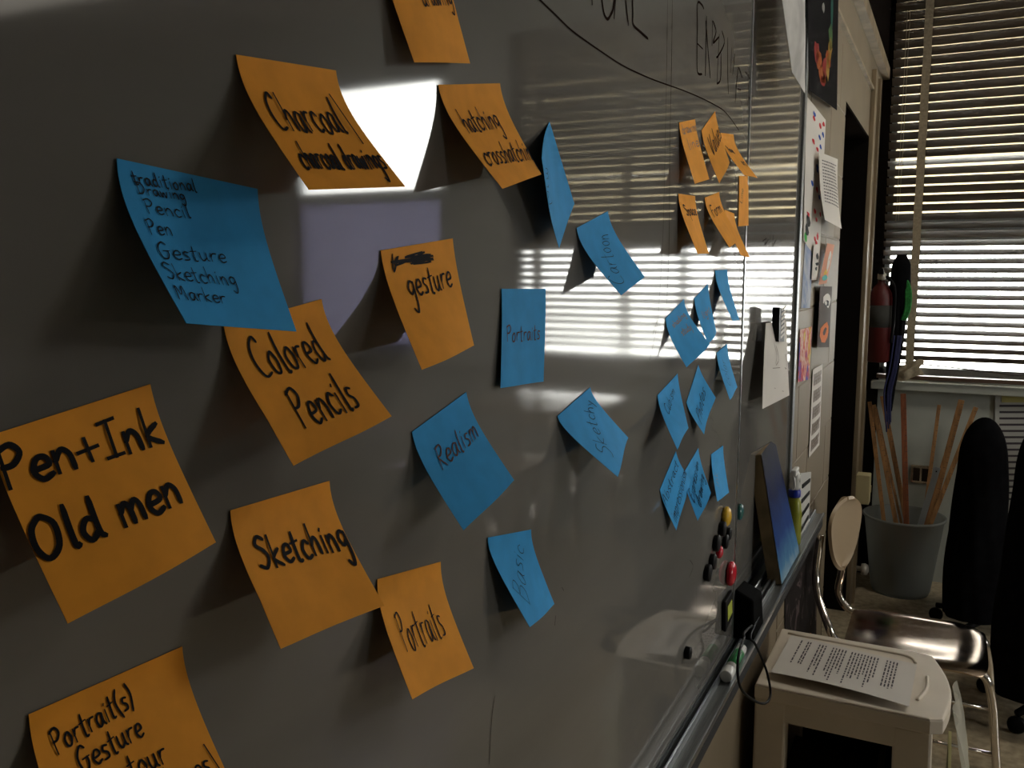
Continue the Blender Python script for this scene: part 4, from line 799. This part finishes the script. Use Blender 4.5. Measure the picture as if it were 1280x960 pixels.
def backfn(s):
    def fn(u, v):
        a = 2*u-1; b = 2*v-1
        hw = math.sqrt(max(0, 1-abs(b)**2.6))*(1+.30*b)
        hw = max(hw, .03)
        cx_ = .055-.012*(1-a*a); k_ = hw*a
        return (cx_+.030*k_, 2.745+.098*k_, .715+.104*b)
    return fn
MB().grid(backfn(0), 24, 40).build('backrest', M['backrest'], CH, thick=.010)

# ---------------------------------------------------------------- bin of sticks
bn = thing('waste_bin', 'cloudy grey plastic bin full of wooden sticks under the window', 'bin', (.155, 4.40, 0))
bc = (.155, 4.40, 0)
mb = MB(); mb.lathe([(.118, .004), (.122, .0), (.130, .02), (.172, .355), (.180, .358), (.181, .368), (.174, .370), (.169, .36), (.126, .022), (.115, .014)], bc, 48, cap=True); mb.build('bin_wall', M['bucket'], bn)
mb = MB(); mb.tube([(bc[0]+.177*math.cos(a/24*2*PI), bc[1]+.177*math.sin(a/24*2*PI), .364) for a in range(24)], .0035, 8, close=True); mb.build('rim', M['bucket'], bn)
STICKS = [((-0.0235,4.44,0.8845),(0.1259,4.3043,0.03),0.018,0.007,'wood','leftmost wooden stick in the bin, leaning left'),
((-0.0067,4.46,0.8676),(0.1976,4.3095,0.03),0.02,0.007,'wood','broad wooden stick crossing right beside the leftmost one'),
((0.0033,4.48,0.8501),(0.2276,4.3312,0.03),0.012,0.006,'wood','thin dark stick behind the broad left one'),
((0.0273,4.5,0.9068),(0.2407,4.3485,0.03),0.022,0.007,'wood','tall ruler-like stick left of the reddish one'),
((0.1196,4.44,0.9316),(0.1931,4.3075,0.03),0.024,0.008,'wood2','reddish-brown upright stick in the middle of the bin'),
((0.2727,4.46,0.8867),(0.2184,4.3226,0.03),0.016,0.006,'wood','straight thin stick right of the outlet'),
((0.3633,4.48,0.9123),(0.2027,4.3121,0.03),0.026,0.008,'wood','tallest broad stick leaning right'),
((0.3564,4.5,0.8646),(0.1768,4.3325,0.03),0.014,0.007,'wood2','darker stick against the tallest right one'),
((0.4223,4.44,0.8887),(0.1767,4.3024,0.03),0.02,0.008,'wood','stick leaning farthest right with a bright tip'),
((0.2829,4.34,0.6189),(0.1632,4.3003,0.03),0.026,0.0015,'steel','steel ruler with a hole leaning among the sticks')]
for (top, bot, wdt, thk, mk_, lb) in STICKS:
    a = Vector(bot); b = Vector(top); dvec = (b-a).normalized(); sx_ = Vector((1, 0, 0)); sx_ = (sx_-dvec*sx_.dot(dvec)).normalized(); sy_ = dvec.cross(sx_)
    q = lambda c: [c+sx_*wdt/2+sy_*thk/2, c-sx_*wdt/2+sy_*thk/2, c-sx_*wdt/2-sy_*thk/2, c+sx_*wdt/2-sy_*thk/2]
    t = thing('metal_ruler' if mk_ == 'steel' else 'wooden_stick', lb, 'ruler' if mk_ == 'steel' else 'stick', bot, 'sticks standing in the grey bin')
    MB().hexa(q(a), q(b)).build('shaft', M[mk_], t, bevel=.001)
    if mk_ == 'steel':
        c = b-dvec*.02; MB().lathe([(.0035, -.0004), (.0035, .0004)], c-sy_*(thk/2)*0+Vector((0,-thk/2-.0006,0)), 12, 'Y').build('hanging_hole', M['black'], t)
    else:
        mb = MB()
        L_ = (b-a).length; nmk = int(L_*.55/.025)
        for k_ in range(nmk):
            c = b-dvec*(.02+k_*.025); hh = .35 if k_ % 4 else .6
            f_ = -sy_*(thk/2+.0004) if (-sy_).y < 0 else sy_*(thk/2+.0004)
            p0 = c+sx_*wdt*.5+f_; p1 = c+sx_*wdt*(.5-hh)+f_
            mb.add([p0, p1, p1+dvec*.0016, p0+dvec*.0016], [(0,1,2,3)])
        mb.build('measure_marks', M['print'], t)

# ---------------------------------------------------------------- extinguisher, cords, wall bits
EX = (0.006,4.36,1.2929)
ex = thing('fire_extinguisher', 'dark red fire extinguisher hanging in the window corner', 'fire extinguisher', (EX[0], EX[1], EX[2]-.2))
ez = EX[2]
MB().lathe([(.040,-.21),(.050,-.205),(.050,.075),(.046,.105),(.030,.135),(.016,.15),(.016,.165)], EX, 28).build('cylinder', M['red'], ex)
MB().lathe([(.0505,-.05),(.0506,-.05),(.0506,.05),(.0505,.05)], EX, 28, cap=False).build('paper_label', C_('dim_grey_label',(.06,.06,.055)), ex)  # label and red paint darkened to give the backlit silhouette
MB().lathe([(.014,.165),(.018,.168),(.018,.19),(.010,.20)], EX, 16).build('valve', M['valve'], ex)
MB().hexa([(EX[0]-.01,EX[1]-.06,ez+.19),(EX[0]+.01,EX[1]-.06,ez+.19),(EX[0]+.01,EX[1]+.02,ez+.19),(EX[0]-.01,EX[1]+.02,ez+.19)], [(EX[0]-.01,EX[1]-.07,ez+.215),(EX[0]+.01,EX[1]-.07,ez+.215),(EX[0]+.01,EX[1]+.02,ez+.20),(EX[0]-.01,EX[1]+.02,ez+.20)]).build('handle', M['black'], ex)
MB().lathe([(.016,-.004),(.016,.004)], (EX[0]+.005, EX[1]-.022, ez+.178), 16, 'Y').build('pressure_gauge', M['valve'], ex)
MB().tube(smooth([(EX[0]+.02,EX[1]-.02,ez+.18),(EX[0]+.058,EX[1]-.03,ez+.13),(EX[0]+.062,EX[1]-.03,ez+.0),(EX[0]+.055,EX[1]-.03,ez-.12)], 6), .007, 10).build('hose', M['black'], ex)
MB().box(XL+.0, EX[0]-.04, EX[1]-.02, EX[1]+.02, ez-.05, ez+.12).build('wall_bracket', M['black'], ex)
LN = (0.071,4.4,1.2561)
ln = thing('cord_bundle', 'bundle of black, blue and green cords hanging beside the fire extinguisher', 'cords', LN)
mb = MB()
lx, ly, lz = LN
rr = random.Random(5)
for k_ in range(16):
    dx = rr.uniform(-.025, .03); dy = rr.uniform(-.03, .03)
    mb.tube(smooth([(lx, ly, lz+.28), (lx+dx*1.2, ly+dy, lz+.15), (lx+dx*1.1, ly+dy, lz-.05), (lx+dx*.6-.005, ly+dy*.6, lz-.25), (lx+dx*.3-.01, ly+dy*.4, lz-.33-rr.random()*.08)], 5), .009, 7)
mb.build('black_cords', M['jacket'], ln)
MB().lathe([(.01,-.14),(.035,-.10),(.045,0),(.040,.10),(.02,.145)], (lx+.012, ly, lz+.17), 20).build('cloth_pouch', M['jacket'], ln)
mb = MB()
for k_ in range(7):
    dx = .035+rr.uniform(0, .022)
    mb.tube(smooth([(lx+.01, ly-.02, lz+.24), (lx+dx, ly-.03, lz+.17), (lx+dx+.006, ly-.03, lz+.08), (lx+dx*.8, ly-.03, lz+.02)], 5), .006, 7)
mb.build('green_cord', M['greenfelt'], ln)
mb = MB()
for k_ in range(8):
    dx = rr.uniform(-.02, .012)
    mb.tube(smooth([(lx+.02+dx, ly-.035, lz-.05), (lx+.008+dx, ly-.04, lz-.2), (lx-.01+dx, ly-.035, lz-.32), (lx+dx*.5, ly-.03, lz-.44-rr.random()*.06)], 5), .0035, 6)
mb.build('blue_lanyard', M['navy'], ln)

ob = thing('thermostat_box', 'small ivory box on the trim beside the doorway', 'switch box', (-0.01,4.0611,0.5526))
x_, y_, z_ = (-0.01,4.0611,0.5526)
MB().box(XL+.018, XL+.075, y_-.035, y_+.035, z_-.065, z_+.065).build('cover', M['boxc'], ob, bevel=.004)
MB().box(XL+.075, XL+.079, y_-.008, y_+.008, z_-.015, z_+.015).build('toggle', M['boxc'], ob, bevel=.001)
vl = thing('pipe_valve', 'pale pipe valve knob low beside the bin', 'valve', (-0.0134,4.3,0.11))
x_, y_, z_ = (-0.0134,4.3,0.11)
MB().lathe([(.012,-.05),(.012,.0),(.026,.002),(.028,.02),(.022,.03),(.008,.034)], (x_, y_, z_), 20, 'X').build('knob', M['valve'], vl)
MB().tube([(x_-.045, y_, z_-.16), (x_-.045, y_, z_+.05)], .011, 10).build('pipe', M['valve'], vl)
ol = thing('wall_outlet', 'chrome-framed dark outlet plate on the grey wall behind the sticks', 'outlet', (0.2113,4.59,0.5257))
x_, y_, z_ = (0.2113,4.59,0.5257)
MB().box(x_-.045, x_+.045, YW-.012, YW, z_-.045, z_+.045).build('plate', M['chrome'], ol, bevel=.003)
for dx in (-.019, .019): MB().box(x_+dx-.015, x_+dx+.015, YW-.015, YW-.010, z_-.032, z_+.030).build('socket', C_('dark_socket',(.03,.02,.012)), ol, bevel=.001)
def far_sheet(name, label, q, rows):
    tl, tr, br, bl_ = [Vector(p) for p in q]
    def S(u, v): return (tl*(1-u)+tr*u)*(1-v)+(bl_*(1-u)+br*u)*v+Vector((0, -.004*math.sin(PI*v), 0))
    t = thing(name, label, 'notice', tuple(tl)); MB().grid(S, 4, 6).build('sheet', C_('grey_white_paper',(.45,.45,.43),.8), t, thick=.0006)
    mb = MB(); rr = random.Random(rows)
    for i in range(rows):
        v = .08+.85*i/rows; u1 = rr.uniform(.6, .92)
        mb.add([S(.1, v)+Vector((0,-.002,0)), S(u1, v)+Vector((0,-.002,0)), S(u1, v+.018)+Vector((0,-.002,0)), S(.1, v+.018)+Vector((0,-.002,0))], [(0,1,2,3)])
    mb.build('printed_text', M['print'], t)
    mb = MB(); mb.add([S(.15, .0)+Vector((0,-.003,0)), S(.95, 0)+Vector((0,-.003,0)), S(.95, .06)+Vector((0,-.003,0)), S(.15, .06)+Vector((0,-.003,0))], [(0,1,2,3)])
    mb.build('heading_band', C_('pale_yellow_band',(.55,.50,.20)), t)
far_sheet('wall_notice', 'printed notice with a yellow heading taped under the window sill', [(0.5013,4.592,0.929),(0.6787,4.592,0.9402),(0.7143,4.592,0.4019),(0.5288,4.592,0.3787)], 16)

# ---------------------------------------------------------------- office chairs draped with black jackets
def jacket_chair(x, y, zt, wdt, label, lean):
    t = thing('draped_office_chair', label, 'chair', (x, y, 0))
    def fn(u, v):
        a = 2*PI*u; zz = zt*(1-v)
        tz = v**1.7
        dome = max(0, 1-(1-min(tz/.22, 1))**2.3)**.5
        rx = max(.001, wdt*dome*(.78+.30*min(1, tz*1.3)))
        ry = max(.001, (.07+.04*min(1, tz*2))*dome)
        fold = 1+(.04*math.sin(5*a+7*tz)+.025*math.sin(11*a-9*tz))*min(1, tz*3)
        zb = zt-(zt-.14)*tz
        return (x+lean*(1-tz)+rx*fold*math.cos(a), y+ry*fold*math.sin(a)+.03*tz, zb)
    MB().grid(fn, 40, 30).build('draped_jacket', M['jacket'], t)
    MB().lathe([(.02,.42),(.17,.425),(.19,.45),(.17,.485),(.02,.495)], (x+.10, y+.20, 0), 28).build('seat', M['jacket'], t)
    MB().tube([(x+.10, y+.20, .08), (x+.10, y+.20, .43)], .025, 12).build('gas_column', M['black'], t)
    for k in range(5):
        a = 2*PI*k/5+.3; ex_, ey_ = x+.10+.24*math.cos(a), y+.20+.24*math.sin(a)
        MB().tube([(x+.10, y+.20, .10), (ex_, ey_, .068)], .018, 8, r2=.012).build('base_arm', M['black'], t)
        MB().lathe([(.02,-.012),(.028,-.008),(.028,.008),(.02,.012)], (ex_, ey_, .029), 14, 'Y').build('caster', M['black'], t)
jacket_chair(0.440,3.80,0.940,.10, 'office chair under a big black jacket in front of the window wall', .0)
jacket_chair(0.610,3.15,1.067,.12, 'second dark draped office chair at the right edge of the photo', -.0)

# ---------------------------------------------------------------- rest of the classroom (mirrored in the board, plus unseen things added for the light)
def desk(x, y, label, wx=.65, wy=.5):
    t = thing('student_desk', label, 'desk', (x, y, 0), 'student desks out in the room')
    MB().box(x-wx/2, x+wx/2, y-wy/2, y+wy/2, .735, .76).build('desk_top', M['desk'], t, bevel=.004)
    for a in (-1, 1):
        for b in (-1, 1): MB().tube([(x+a*(wx/2-.05), y+b*(wy/2-.05), 0), (x+a*(wx/2-.05), y+b*(wy/2-.05), .735)], .014, 8).build('leg', M['chrome'], t)
desk(1.35, 4.15, 'student desk pushed under the blinded window')
t = thing('art_table', 'tall glossy-topped art table out in the room', 'table', (1.3, 3.5, 0))
MB().box(1.0, 1.6, 3.25, 3.80, .90, .93).build('table_top', M['desk'], t, bevel=.006)
for a in (1.05, 1.55):
    for b in (3.30, 3.75): MB().tube([(a, b, 0), (a, b, .90)], .018, 8).build('leg', M['chrome'], t)
desk(2.35, 3.6, 'student desk out in the room before the second window')
desk(1.35, 2.95, 'student desk nearest the draped office chairs', .5, .45)
cb = thing('shading_cupboard', 'tall grey cupboard added out in the room to shade the near sticky notes', 'cupboard', (2.55, -.1, 0))  # unseen cupboard added to block side light from the near sticky notes
MB().box(2.3, 2.8, -1.4, 1.12, .06, 2.1).build('carcass', M['greywall'], cb, bevel=.004)
MB().box(2.33, 2.77, -1.37, 1.09, 0, .06).build('plinth', M['darkwall'], cb)
for y_ in (-.74, -.09, .56):
    pass
for k_ in range(4):
    dd = MB().box(2.282, 2.30, -1.39+k_*.628, -1.39+k_*.628+.620, .08, 2.08).build('door', M['greywall'], cb, bevel=.003)
    hh = MB().tube([(2.268, -1.39+k_*.628+(.58 if k_ % 2 == 0 else .065), 1.0), (2.268, -1.39+k_*.628+(.58 if k_ % 2 == 0 else .065), 1.14)], .006, 8).build('handle', M['chrome'], cb)
    hh.parent = dd; hh.location = (0, 0, 0)
lt = thing('added_ceiling_light', 'square ceiling light added for the glow mirrored in the board, lit', 'ceiling light', (4.2, 3.7, ZC-.01))  # added lamp for the bright patch mirrored at the board's top left
MB().box(3.3, 5.1, 3.02, 3.62, ZC-.015, ZC).build('light_frame', M['alu'], lt)
em = bpy.data.materials.new('lit_diffuser'); em.use_nodes = True; eb = em.node_tree.nodes['Principled BSDF']
eb.inputs['Emission Color'].default_value = (1, .93, .8, 1); eb.inputs['Emission Strength'].default_value = 2.2
MB().box(3.33, 5.07, 3.05, 3.59, ZC-.022, ZC-.016).build('diffuser', em, lt)

l2 = thing('added_ceiling_light', 'small square ceiling light added to brighten the chair and stool, lit', 'ceiling light', (1.5, 2.9, ZC-.01))  # unseen lamp added to brighten the stool, chair and floor
MB().box(1.17, 1.83, 2.57, 3.23, ZC-.015, ZC).build('light_frame', M['alu'], l2)
em2 = em.copy(); em2.name = 'bright_diffuser'; em2.node_tree.nodes['Principled BSDF'].inputs['Emission Strength'].default_value = 15
MB().box(1.2, 1.8, 2.6, 3.2, ZC-.022, ZC-.016).build('diffuser', em2, l2)
